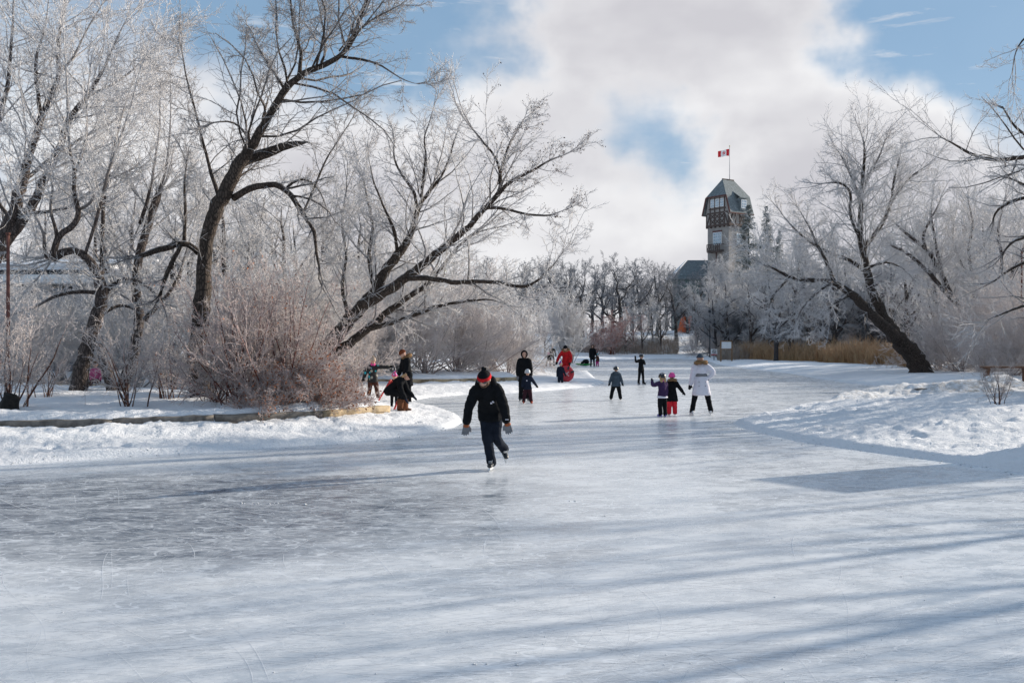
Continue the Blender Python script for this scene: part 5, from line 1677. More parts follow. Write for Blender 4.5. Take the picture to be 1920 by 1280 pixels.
def shell(name, c, r, B, th0, th1, m, parent, thick=0.012, nu=22, n=9, ripple=0.0):
    """open cap of an ellipsoid (hat, helmet, hood): polar axis = third row of B, opened between the polar angles"""
    c = np.array(c, float); B = np.array(B); r = np.array([r] * 3 if np.isscalar(r) else r, float)
    th = np.radians(np.linspace(th0, th1, n)); ph = np.arange(nu) / nu * 2 * PI
    def sh(g):
        P = np.array([[math.sin(t) * math.cos(p) * (1 + ripple * math.cos(p * 11)), math.sin(t) * math.sin(p) * (1 + ripple * math.cos(p * 11)), math.cos(t)] for t in th for p in ph])
        return c + (P * (r + g)) @ B
    V = np.vstack([sh(0), sh(-thick)])
    N = n * nu
    Q = []
    for i in range(n - 1):
        for j in range(nu):
            a = i * nu + j; b = i * nu + (j + 1) % nu
            Q.append((a, a + nu, b + nu, b)); Q.append((N + a, N + b, N + b + nu, N + a + nu))
    for i in (0, n - 1):
        for j in range(nu):
            a = i * nu + j; b = i * nu + (j + 1) % nu
            Q.append((a, b, N + b, N + a) if i == 0 else (a, N + a, N + b, b))
    return link(name, npmesh(name, V, Q), m, parent)


def fuzz(name, centre, B, R1, R2, r, m, parent, n=420, seed=1, arc=(0, 2 * PI)):
    """fur trim: a padded ring bristling with short hairs"""
    g = np.random.default_rng(seed)
    B = np.array(B); c = np.array(centre, float)
    k1, k2 = 22, 8
    a = np.linspace(arc[0], arc[1], k1, endpoint=(arc[1] - arc[0] < 6.2)); b = np.arange(k2) / k2 * 2 * PI
    V = []
    for x in a:
        e = np.array([math.cos(x), math.sin(x), 0])
        for y in b:
            rr = r * (1 + .25 * g.standard_normal())
            V.append(np.array([e[0] * R1, e[1] * R2, 0]) + e * math.cos(y) * rr + np.array([0, 0, math.sin(y) * rr]))
    Q = []
    closed = arc[1] - arc[0] > 6.2
    for i in range(k1 if closed else k1 - 1):
        for j in range(k2):
            i2 = (i + 1) % k1; j2 = (j + 1) % k2
            Q.append((i * k2 + j, i2 * k2 + j, i2 * k2 + j2, i * k2 + j2))
    T = []
    for _ in range(n):
        x = g.uniform(*arc); y = g.uniform(0, 2 * PI)
        e = np.array([math.cos(x), math.sin(x), 0])
        o = np.array([e[0] * R1, e[1] * R2, 0]); d = nv(e * math.cos(y) + np.array([0, 0, math.sin(y)]) + g.normal(0, .3, 3))
        s = nv(np.cross(d, g.standard_normal(3))) * r * .14
        p = o + d * r * .6; q = o + d * r * g.uniform(1.3, 2.0)
        i = len(V); V += [p - s, p + s, q]; T.append((i, i + 1, i + 2))
    V = c + np.array(V) @ B
    return link(name, npmesh(name, V, Q, T), m, parent)


def cloth(name, color, var=0.2, rough=0.85):
    if name in MATS: return MATS[name]
    m = mat(name, color, rough, var, 7.0, 0.35, 22.0, 0.06)
    return m


M_SKIN = mat('skin', (0.50, 0.30, 0.23), 0.55, 0.08, 14.0)
M_EYE = mat('dark_eye', (0.03, 0.025, 0.02), 0.25, 0.1, 5.0, spec=0.5)
M_BLADE = mat('steel_blade', (0.55, 0.56, 0.58), 0.28, 0.05, 9.0, metal=0.9)
M_BLACK = cloth('black_cloth', (0.009, 0.010, 0.012))
M_NAVY = cloth('navy_cloth', (0.014, 0.018, 0.032))
M_JEAN = cloth('dark_jeans', (0.014, 0.018, 0.028))
M_GREY = cloth('grey_cloth', (0.17, 0.17, 0.18))
M_SLATE = cloth('slate_cloth', (0.055, 0.075, 0.10))
M_RED = cloth('red_cloth', (0.42, 0.018, 0.022))
M_CORAL = cloth('bright_red_snow_trousers', (0.72, 0.035, 0.05))
M_PINK = cloth('pink_cloth', (0.70, 0.07, 0.28))
M_MAG = cloth('magenta_cloth', (0.42, 0.03, 0.19))
M_PURP = cloth('dark_purple_cloth', (0.05, 0.028, 0.075))
M_WHT = cloth('white_coat_cloth', (0.66, 0.64, 0.70), .05)
M_BAND = cloth('red_hat_band', (0.55, 0.02, 0.025))
M_FUR = cloth('brown_fur', (0.24, 0.15, 0.08), .4)
M_BROWN = cloth('brown_leather', (0.13, 0.055, 0.03), .3)
M_CHOC = cloth('chocolate_cloth', (0.075, 0.032, 0.025))
M_BEANIE = cloth('rust_brown_knit', (0.15, 0.045, 0.022))
M_CREAM = cloth('cream_knit', (0.48, 0.38, 0.30))
M_TEALHAT = cloth('teal_knit', (0.14, 0.42, 0.46))
M_HAIR = mat('brown_hair', (0.10, 0.055, 0.03), 0.5, 0.4, 18.0)
M_BLOND = mat('blond_hair', (0.42, 0.27, 0.14), 0.5, 0.4, 18.0)
M_HELM_BLK = mat('black_helmet', (0.018, 0.02, 0.024), 0.3, 0.1, 4.0, spec=0.5)
M_HELM_SIL = mat('silver_helmet', (0.42, 0.45, 0.50), 0.3, 0.1, 4.0, spec=0.5)
M_HELM_PNK = mat('pink_helmet', (0.75, 0.06, 0.30), 0.3, 0.08, 4.0, spec=0.5)
M_SKATE_W = mat('white_skate_leather', (0.70, 0.70, 0.70), 0.5, 0.08, 8)
M_SKATE_P = mat('purple_skate', (0.10, 0.08, 0.36), 0.5, 0.15, 8)
M_SKATE_R = mat('red_yellow_skate', (0.55, 0.08, 0.03), 0.5, 0.3, 8)
M_YEL = mat('yellow_plastic', (0.70, 0.42, 0.03), 0.5, 0.1, 6)


def pattern_cloth(name, base, spots):
    m = bpy.data.materials.new(name); m.use_nodes = True
    t = NT(m.node_tree); p = t.n['Principled BSDF']
    tc = t.new('ShaderNodeTexCoord')
    vo = t.new('ShaderNodeTexVoronoi'); vo.inputs['Scale'].default_value = 8.5
    t.l.new(tc.outputs['Object'], vo.inputs['Vector'])
    ring = t.math('MULTIPLY', t.ramp(vo.outputs['Distance'], .46, .40), t.ramp(vo.outputs['Distance'], .12, .2))
    pick = t.new('ShaderNodeSeparateColor'); t.l.new(vo.outputs['Color'], pick.inputs[0])
    f = t.math('MULTIPLY', ring, t.ramp(pick.outputs[0], .35, .45))
    c = t.mix(t.ramp(pick.outputs[1], .6, .62), spots[0], spots[1])
    t.l.new(t.mix(f, base, c), p.inputs['Base Color'])
    p.inputs['Roughness'].default_value = .85
    return m


M_TEAL = pattern_cloth('dark_cloth_with_turquoise_rings', (0.02, 0.018, 0.018), ((0.03, 0.40, 0.47), (0.34, 0.32, 0.26)))
M_RAINBOW = pattern_cloth('colourful_knit', (0.05, 0.08, 0.45), ((0.60, 0.42, 0.05), (0.55, 0.05, 0.20)))
M_PURPKNIT = pattern_cloth('pink_and_violet_knit', (0.52, 0.04, 0.20), ((0.45, 0.40, 0.70), (0.70, 0.68, 0.75)))


def person(loc, rot, Hh, label, hs=1.0, lean=0, side=0, head=(0, 0), armA=None, armB=None, legA=None, legB=None, bulk=1.0, coat=M_BLACK, hem=0.06, flare=1.0,
           trousers=M_BLACK, tw=1.0, hat=None, hatm=M_BLACK, hood=None, fur=None, gloves=M_BLACK, shoes='skate', shoem=M_HELM_BLK, fine=False, seat=None, hair=None,
           fingers=False, cuff=None, extra=None, twist=0, group=None, trim=None, footdirA=None, footdirB=None, seed=1):
    """armA/legA are on the picture's left for somebody facing the camera (-x side), B on the +x side.
    arms: (upper arm direction, forearm direction); legs: (thigh direction, shin direction)"""
    root = empty('person', loc, rot, label, 'person', group)
    k = hs
    leg = 1 - 0.22 * (hs - 1) / 0.4 * 0.9 if hs > 1 else 1.0
    thigh, shin, sole = .245 * Hh * leg, .235 * Hh * leg, .04 * Hh
    blade = .055 if shoes == 'skate' else 0.0
    if Hh < 1.35: blade *= .8
    rem = Hh - thigh - shin - sole - .17 * Hh * k
    trunk = rem
    hw, sw = .052 * Hh, .094 * Hh * (1 if hs == 1 else .98)
    ua, fa = .170 * Hh * (leg ** .5), .150 * Hh * (leg ** .5)
    armA = armA or ((-.18, .02, -1), (-.08, -.12, -1)); armB = armB or ((.18, .02, -1), (.08, -.12, -1))
    legA = legA or ((-.06, 0, -1), (-.04, .02, -1)); legB = legB or ((.06, 0, -1), (.04, .02, -1))
    l, s = R(lean), R(side)
    U = nv((math.sin(s), -math.sin(l) * math.cos(s), math.cos(l) * math.cos(s)))
    X = nv(np.array([1, math.sin(R(twist)), 0]) - U * (U @ np.array([1, math.sin(R(twist)), 0]))); Fw = np.cross(U, X) * -1   # forward
    if Fw[1] > 0: Fw = -Fw
    pel = np.zeros(3)
    J = {}
    for nm, sx, lg in (('A', -1, legA), ('B', 1, legB)):
        hip = pel + np.array([sx * hw, 0, 0])
        kn = hip + nv(lg[0]) * thigh; an = kn + nv(lg[1]) * shin
        J['hip' + nm], J['kn' + nm], J['an' + nm] = hip, kn, an
    low = min(J['anA'][2], J['anB'][2]) - sole - blade
    off = np.array([0, 0, -low if seat is None else seat])
    for q in J: J[q] = J[q] + off
    pel = pel + off
    neck = pel + U * trunk
    for nm, sx, ar in (('A', -1, armA), ('B', 1, armB)):
        sh = pel + U * trunk * .90 + X * sx * sw
        el = sh + nv(ar[0]) * ua; wr = el + nv(ar[1]) * fa
        J['sh' + nm], J['el' + nm], J['wr' + nm] = sh, el, wr
    # head frame
    hp, hy = R(lean * .4 + head[0]), R(head[1])
    f = np.array([math.sin(hy) * math.cos(hp), -math.cos(hy) * math.cos(hp), -math.sin(hp)])
    hu = nv(np.array([0, -math.sin(hp), math.cos(hp)]) + np.array([math.sin(s) * .4, 0, 0])); hu = nv(hu - f * (hu @ f)); hx = np.cross(f, hu)
    hr = .066 * Hh * k
    hc = neck + U * .028 * Hh + hu * (hr * 1.05) + f * .012 * Hh
    Bh = np.array([hx, f, hu])
    vox = .0115 if fine else (.017 if Hh > 1.35 else .014)
    # --- body: one continuous skin
    b = Blob()
    b.ell(hc + hu * .012 * Hh * k, (hr * .78, hr * .95, hr * .98), Bh)
    b.ell(hc + f * hr * .28 - hu * hr * .45, (hr * .56, hr * .60, hr * .58), Bh)
    b.ell(hc + f * hr * .93 - hu * hr * .16, (hr * .13, hr * .20, hr * .22), Bh, 8, 5)
    b.ell(hc + f * hr * .82 - hu * hr * .55, (hr * .26, hr * .12, hr * .09), Bh, 8, 5)
    for sx in (-1, 1): b.ell(hc + hx * sx * hr * .80 - hu * hr * .08, (hr * .10, hr * .2, hr * .28), Bh, 8, 5)
    b.sweep([pel + U * trunk * .85, neck, hc - hu * hr * .35], [.034 * Hh * k ** .5] * 3, X)
    b.sweep([pel - U * .01 * Hh, pel + U * trunk * .35, pel + U * trunk * .68, pel + U * trunk * .93], [(.080 * Hh, .058 * Hh), (.072 * Hh, .05 * Hh), (.088 * Hh, .058 * Hh), (.055 * Hh, .042 * Hh)], X)
    for nm, sx in (('A', -1), ('B', 1)):
        b.sweep([J['sh' + nm] - X * sx * .02 * Hh, J['el' + nm], J['wr' + nm]], [.033 * Hh, .026 * Hh, .020 * Hh], X)
        b.sweep([J['hip' + nm], J['kn' + nm], J['an' + nm]], [.052 * Hh, .036 * Hh, .025 * Hh], X)
        d = nv(J['wr' + nm] - J['el' + nm])
        b.sweep([J['wr' + nm], J['wr' + nm] + d * .045 * Hh], [(.012 * Hh, .011 * Hh), (.013 * Hh, .009 * Hh)], X)
        b.sweep([J['an' + nm], J['an' + nm] + nv(J['an' + nm] - J['kn' + nm]) * .015 * Hh], [.018 * Hh, .018 * Hh], X)
    b.build('body', M_SKIN, root, vox, 2)
    for sx in (-1, 1):
        e = Blob(); e.ell(hc + f * hr * .84 + hx * sx * hr * .34 + hu * hr * .08, hr * .10, None, 8, 5)
        e.build('eye', M_EYE, root, fuse=False)
    # --- trousers
    b = Blob()
    b.sweep([pel + U * .07 * Hh, pel - U * .02 * Hh], [(.086 * Hh, .060 * Hh), (.086 * Hh, .064 * Hh)], X)
    for nm in 'AB':
        kn, an, hip = J['kn' + nm], J['an' + nm], J['hip' + nm]
        b.sweep([hip, hip * .5 + kn * .5, kn, kn * .45 + an * .55, an + (an - kn) * .02], [.052 * Hh * tw ** .5, .053 * Hh * tw, .046 * Hh * tw, .041 * Hh * tw, .042 * Hh * tw], X)
    b.build('trousers', trousers, root, vox, 2, .010 * Hh / 1.6, seed)
    # --- coat
    b = Blob()
    bk = bulk
    hd = nv(np.array([0, 0, -1]) * .6 - U * .4)
    # the skirt hangs round both thighs
    drop = min(hem * Hh, .9 * thigh)
    if seat is None:
        xs = [(J['hip' + q] + nv(lg[0]) * drop) for q, lg in (('A', legA), ('B', legB))]
        hc_ = (xs[0] + xs[1]) / 2; hc_ = np.array([hc_[0], pel[1] * .3 + hc_[1] * .7, pel[2] - drop])
        hw_ = abs(xs[1][0] - xs[0][0]) / 2 + .066 * Hh * tw
        hd_ = max(.082 * Hh * bk * flare, abs(xs[1][1] - xs[0][1]) / 2 + .066 * Hh * tw)
    else:
        hc_ = pel + hd * .03 * Hh; hw_ = .098 * Hh * bk; hd_ = .085 * Hh * bk
    b.sweep([hc_, pel + U * .015 * Hh, pel + U * trunk * .4, pel + U * trunk * .72, pel + U * trunk * .92, neck + U * .012 * Hh],
            [(max(.098 * Hh * bk * flare, hw_), hd_), (max(.096 * Hh * bk, .052 * Hh + .064 * Hh * tw ** .5), max(.076 * Hh * bk, .070 * Hh * tw ** .5)), (.088 * Hh * bk, .070 * Hh * bk), (.100 * Hh * bk, .077 * Hh * bk), (.082 * Hh * bk, .060 * Hh * bk), (.044 * Hh * k ** .5, .046 * Hh * k ** .5)], X, flat0=True)
    for nm, sx in (('A', -1), ('B', 1)):
        b.sweep([J['sh' + nm] - X * sx * .035 * Hh + U * .004 * Hh, J['sh' + nm], J['el' + nm], J['wr' + nm] - nv(J['wr' + nm] - J['el' + nm]) * .018 * Hh], [.046 * Hh * bk, .049 * Hh * bk, .041 * Hh * bk, .034 * Hh * bk], X)
    b.build('jacket', coat, root, vox, 2, .012 * Hh / 1.6, seed + 3)
    if trim is not None:
        b = Blob()
        b.sweep([hc_ + U * .004 * Hh, hc_ + U * .018 * Hh], [(max(.098 * Hh * bk * flare, hw_) * 1.015, hd_ * 1.02)] * 2, X, 20, True)
        b.build('hem_band', trim, root, fuse=False)
    # --- hands
    gm = gloves
    for nm, sx in (('A', -1), ('B', 1)):
        d = nv(J['wr' + nm] - J['el' + nm]); w = J['wr' + nm]
        pal = nv(np.array([0, 1.0, 0]) - d * d[1]); acr = nv(np.cross(d, pal))
        if fingers:
            b = Blob()
            sp = nv(X - d * (X @ d))          # spread direction, broad side of the hand to the camera
            nn = nv(np.cross(d, sp))
            b.sweep([w - d * .012 * Hh, w + d * .022 * Hh, w + d * .054 * Hh], [(.024 * Hh, .019 * Hh), (.029 * Hh, .016 * Hh), (.031 * Hh, .014 * Hh)], sp)
            for i, (ox, ln, fan) in enumerate([(-.0225, .040, -.13), (-.0075, .047, -.04), (.0075, .045, .04), (.0225, .035, .13)]):
                p0 = w + d * .052 * Hh + sp * ox * Hh
                dd = nv(d + sp * fan)
                p1 = p0 + dd * ln * .5 * Hh; p2 = p1 + nv(dd - nn * .30 * np.sign(nn[1] + 1e-6)) * ln * .5 * Hh
                b.sweep([p0 - d * .012 * Hh, p1, p2], [.0086 * Hh, .0082 * Hh, .0072 * Hh], sp, 8)
            p0 = w + d * .018 * Hh - sp * sx * .024 * Hh
            p1 = p0 + nv(d * .7 - sp * sx * .6) * .026 * Hh; p2 = p1 + nv(d - sp * sx * .15) * .022 * Hh
            b.sweep([p0, p1, p2], [.011 * Hh, .0095 * Hh, .008 * Hh], sp, 8)
            g = b.build('glove', gm, root, .0058, 1)
            if cuff is not None:
                b = Blob(); b.sweep([w + d * .010 * Hh, w + d * .020 * Hh], [(.030 * Hh, .022 * Hh)] * 2, sp, 14, True)
                b.build('wrist_strap', cuff, g, fuse=False)
        else:
            b = Blob()
            sp = nv(X - d * (X @ d))
            b.sweep([w - d * .01 * Hh, w + d * .03 * Hh, w + d * .075 * Hh], [(.027 * Hh, .022 * Hh), (.031 * Hh, .02 * Hh), (.022 * Hh, .015 * Hh)], sp)
            b.sweep([w + d * .012 * Hh - sp * sx * .02 * Hh, w + d * .04 * Hh - sp * sx * .042 * Hh], [.012 * Hh, .010 * Hh], sp, 8)
            b.build('mitten', gm, root, max(.008, vox * .6), 1)
    # --- footwear
    for nm, fd in (('A', footdirA), ('B', footdirB)):
        an, kn = J['an' + nm], J['kn' + nm]
        sh_ = nv(an - kn)
        if fd is None:
            fd = nv(np.array([-.25 if nm == 'A' else .25, -1, 0]))
        fd = nv(fd); upv = nv(np.array([0, 0, 1.0]) - fd * fd[2]) if abs(fd[2]) < .9 else nv(-sh_)
        lat = nv(np.cross(fd, upv))
        ft = an - upv * sole
        b = Blob()
        r = .030 * Hh
        b.sweep([an - sh_ * .035 * Hh, an + sh_ * .003 * Hh, ft + upv * .024 * Hh + fd * .005 * Hh], [r * 1.12, r * 1.08, r], lat)
        b.sweep([ft + upv * .022 * Hh - fd * .028 * Hh, ft + upv * .022 * Hh + fd * .03 * Hh, ft + upv * .017 * Hh + fd * .088 * Hh], [(r * .92, r * .78), (r * .98, r * .80), (r * .80, r * .55)], lat)
        if shoem is M_BROWN:
            b.sweep([an - sh_ * .14 * Hh, an], [.056 * Hh, .050 * Hh], lat, 14, True)
        o = b.build('skate' if shoes == 'skate' else 'boot', shoem, root, max(.009, vox * .7), 1)
        if shoes == 'skate':
            M = Matrix((lat, fd, upv)).transposed().to_4x4(); M.translation = ft
            bm = bmesh.new()
            box_bm(bm, (0, .03 * Hh, -blade * .30), (.02 * Hh, .13 * Hh, blade * .55), M)
            fin('blade_holder', bm, M_WHITE if fine else shoem, o)
            bm = bmesh.new()
            y0, y1 = -.06 * Hh, .115 * Hh
            box_bm(bm, (0, (y0 + y1) / 2, -blade * .78), (.006 * Hh, y1 - y0, blade * .44), M)
            fin('blade', bm, M_BLADE, o)
            if fine:
                bm = bmesh.new()
                for i in range(5):
                    q = an + upv * (.026 - i * .011) * Hh + fd * (.036 + .007 * i) * Hh
                    M2 = Matrix((lat, fd, upv)).transposed().to_4x4(); M2.translation = q
                    box_bm(bm, (0, 0, 0), (.034 * Hh, .008 * Hh, .0035 * Hh), M2)
                fin('lace', bm, M_WHITE, o)
                b = Blob(); b.sweep([an - sh_ * .018 * Hh, an - sh_ * .010 * Hh], [.039 * Hh * tw] * 2, lat, 14, True)
                b.build('sock_cuff', M_SKATE_W, o, fuse=False)
    # --- headgear
    cap = hc + hu * hr * .12
    if hat in ('beanie', 'pom'):
        h = shell('beanie', cap, (hr * .90, hr * 1.06, hr * 1.14), np.array([hx, f, hu]), 2, 80, hatm, root, .01, ripple=.008)
        shell('beanie_cuff', cap, (hr * .95, hr * 1.11, hr * 1.06), np.array([hx, f, hu]), 62, 86, M_BAND if fine else hatm, h, .014, n=4)
        if hat == 'pom':
            b = Blob(); g = np.random.default_rng(seed)
            for i in range(12):
                b.ell(cap + hu * hr * 1.32 + g.normal(0, hr * .13, 3), hr * .20, None, 8, 5)
            b.build('pompom', M_BLACK if fine else hatm, h, .008, 1)
    elif hat == 'helmet':
        Bt = np.array([hx, f, hu])
        h = shell('helmet', cap, (hr * 1.02, hr * 1.20, hr * 1.16), Bt, 1, 108, hatm, root, .018)
        b = Blob()
        for q in (-.45, 0, .45):
            b.sweep([cap + hu * hr * 1.00 + hx * q * hr + f * hr * .35, cap + hu * hr * .80 + hx * q * 1.1 * hr - f * hr * .75], [hr * .13, hr * .12], hx, 8)
        b.build('vent_ridge', M_HELM_SIL if hatm is M_HELM_BLK else M_HELM_BLK, h, fuse=False)
        shell('visor_rim', cap, (hr * 1.06, hr * 1.25, hr * 1.10), Bt, 94, 110, hatm, h, .02, n=3)
        for sx in (-1, 1):
            one_bar('chin_strap', cap + hx * sx * hr * .86 - hu * hr * .1, hc + f * hr * .45 - hu * hr * 1.05, .018, .006, tuple(hx), M_HELM_BLK, h)
    if hood == 'up':
        Bf = np.array([hx, hu, f])
        shell('hood', hc - f * hr * .12 + hu * hr * .10, (hr * 1.12, hr * 1.28, hr * 1.22), Bf, 46, 178, coat, root, .02, n=12)
    elif hood == 'down':
        b = Blob()
        cN = neck - Fw * .05 * Hh + U * .01 * Hh
        b.sweep([cN - X * .075 * Hh + Fw * .05 * Hh, cN - X * .05 * Hh - Fw * .015 * Hh, cN - U * .015 * Hh - Fw * .03 * Hh, cN + X * .05 * Hh - Fw * .015 * Hh, cN + X * .075 * Hh + Fw * .05 * Hh], [.030 * Hh, .040 * Hh, .046 * Hh, .040 * Hh, .030 * Hh], U)
        b.build('hood', coat, root, vox, 2, .006, seed)
    if fur == 'ring':
        fuzz('fur_trim', hc - f * hr * .02, np.array([hx, hu, f]), hr * 1.02, hr * 1.16, hr * .28, M_FUR, root, seed=seed)
    elif fur == 'collar':
        fuzz('fur_trim', neck - Fw * .035 * Hh + U * .022 * Hh, np.array([X, nv(Fw - U * .25), nv(U + Fw * .25)]), .085 * Hh, .070 * Hh, .030 * Hh, M_FUR, root, 500, seed)
    if hair is not None:
        b = Blob()
        for sx in (-1, -.4, .4, 1):
            p = hc - f * hr * .35 + hx * sx * hr * .75
            b.sweep([p + hu * hr * .1, p - hu * hr * .9 - f * .01 * Hh, p - hu * hr * 2.1 - f * .015 * Hh + hx * sx * .01], [hr * .3, hr * .34, hr * .16], hx, 9)
        b.build('hair', hair, root, .012, 1, .006, seed)
    if extra:
        extra(root, dict(J=J, hc=hc, hr=hr, f=f, hu=hu, hx=hx, U=U, X=X, Fw=Fw, neck=neck, pel=pel, trunk=trunk, H=Hh))
    return root


def man_extra(root, d):
    hc, hr, f, hu, hx, Hh = d['hc'], d['hr'], d['f'], d['hu'], d['hx'], d['H']
    # wrap sunglasses, beard, chest emblem, sleeve emblem
    sg = Blob()
    for sx in (-1, 1):
        sg.ell(hc + f * hr * .90 + hx * sx * hr * .36 + hu * hr * .10, (hr * .32, hr * .09, hr * .22), np.array([hx, f, hu]), 12, 7)
    g = sg.build('sunglasses', mat('black_lens', (.015, .017, .02), .08, .05, 3, spec=.8), root, fuse=False)
    one_bar('bridge', hc + f * hr * .96 - hx * hr * .75 + hu * hr * .2, hc + f * hr * .96 + hx * hr * .75 + hu * hr * .2, hr * .07, hr * .07, tuple(f), M_HELM_BLK, g)
    for sx in (-1, 1):
        one_bar('temple', hc + f * hr * .9 + hx * sx * hr * .70 + hu * hr * .14, hc - f * hr * .1 + hx * sx * hr * .83 + hu * hr * .1, hr * .09, hr * .05, tuple(hx), M_HELM_BLK, g)
    b = Blob()
    b.ell(hc + f * hr * .42 - hu * hr * .72, (hr * .56, hr * .50, hr * .40), np.array([hx, f, hu]))
    for sx in (-1, 1): b.ell(hc + f * hr * .22 + hx * sx * hr * .56 - hu * hr * .45, (hr * .18, hr * .34, hr * .42), np.array([hx, f, hu]))
    b.build('beard', M_HAIR, root, .010, 1, .004, 3)
    U, X, Fw = d['U'], d['X'], d['Fw']
    c = d['pel'] + U * d['trunk'] * .70 + X * .052 * Hh + Fw * .112 * Hh
    bm = bmesh.new()
    # three quarter arcs over a bar: small white mark on the chest
    for i in range(3):
        r0, r1 = .010 + i * .008, .015 + i * .008
        pts = [c + X * (math.cos(a) * r1 - .012) + U * (math.sin(a) * r1) for a in np.linspace(0, PI / 2, 7)] + [c + X * (math.cos(a) * r0 - .012) + U * (math.sin(a) * r0) for a in np.linspace(PI / 2, 0, 7)]
        poly_plate(bm, pts, Fw * .012)
    for q in (-.03, -.02, -.01):
        poly_plate(bm, [c + X * -.045 + U * (q + .008), c + X * -.016 + U * (q + .008), c + X * -.016 + U * (q + .014), c + X * -.045 + U * (q + .014)], Fw * .012)
    fin('chest_emblem', bm, M_WHT, root)
    w, e = d['J']['wrB'], d['J']['elB']
    p = w * .8 + e * .2 + np.array([.012, -.060, 0])
    bm = bmesh.new()
    for q in range(3): box_bm(bm, tuple(p + np.array([-.018 + q * .017, 0, 0])), (.012, .012, .016))
    fin('sleeve_emblem', bm, M_WHT, root)
    # high collar
    b = Blob(); b.sweep([d['neck'] - U * .01 * Hh, d['neck'] + U * .03 * Hh], [.058 * Hh, .052 * Hh], X)
    b.build('collar', M_BLACK, root, .012, 1)


def scarf(m, r=.055):
    def fx(root, d):
        b = Blob(); b.sweep([d['neck'] + d['U'] * .0 * d['H'], d['neck'] + d['U'] * .045 * d['H'] + d['f'] * .012], [r * d['H'] * 1.1, r * d['H']], d['X'])
        b.build('scarf', m, root, .014, 1, .006, 2)
    return fx


def goggles(root, d):
    hc, hr, f, hu, hx = d['hc'], d['hr'], d['f'], d['hu'], d['hx']
    b = Blob(); b.ell(hc + f * hr * .95 + hu * hr * .55, (hr * .75, hr * .22, hr * .26), np.array([hx, f, hu]))
    b.build('goggles', mat('grey_lens', (.25, .27, .30), .15, .1, 3, spec=.6), root, fuse=False)


def white_patch(root, d):
    c = d['pel'] + d['U'] * d['trunk'] * .62 - d['X'] * .03 * d['H'] + d['Fw'] * .093 * d['H']
    bm = bmesh.new(); box_bm(bm, tuple(c), (.035, .02, .035)); fin('chest_emblem', bm, M_WHT, root)


def belt(root, d):
    b = Blob(); c = d['pel'] + d['U'] * d['trunk'] * .40
    b.sweep([c - d['U'] * .012, c + d['U'] * .012], [(.107 * d['H'], .087 * d['H'])] * 2, d['X'], 20, True)
    b.build('belt', M_GREY, root, fuse=False)
    for sx in (-1, 1):
        for q in (.02, -.05):
            bb = Blob(); bb.ell(d['pel'] + d['X'] * sx * .055 * d['H'] - d['Fw'] * .094 * d['H'] + np.array([0, 0, q * d['H']]), .012, None, 8, 5); bb.build('button', M_BLACK, root, fuse=False)


def hem_light(root, d):
    pass


PI_ = PI


def spot(px, py, z=None):
    x, y = foot(px, py, 0.0)
    for _ in range(4):
        zz = max(0.0, H(x, y)) if z is None else z
        x, y = foot(px, py, zz)
    return (x, y, zz + 0.004)


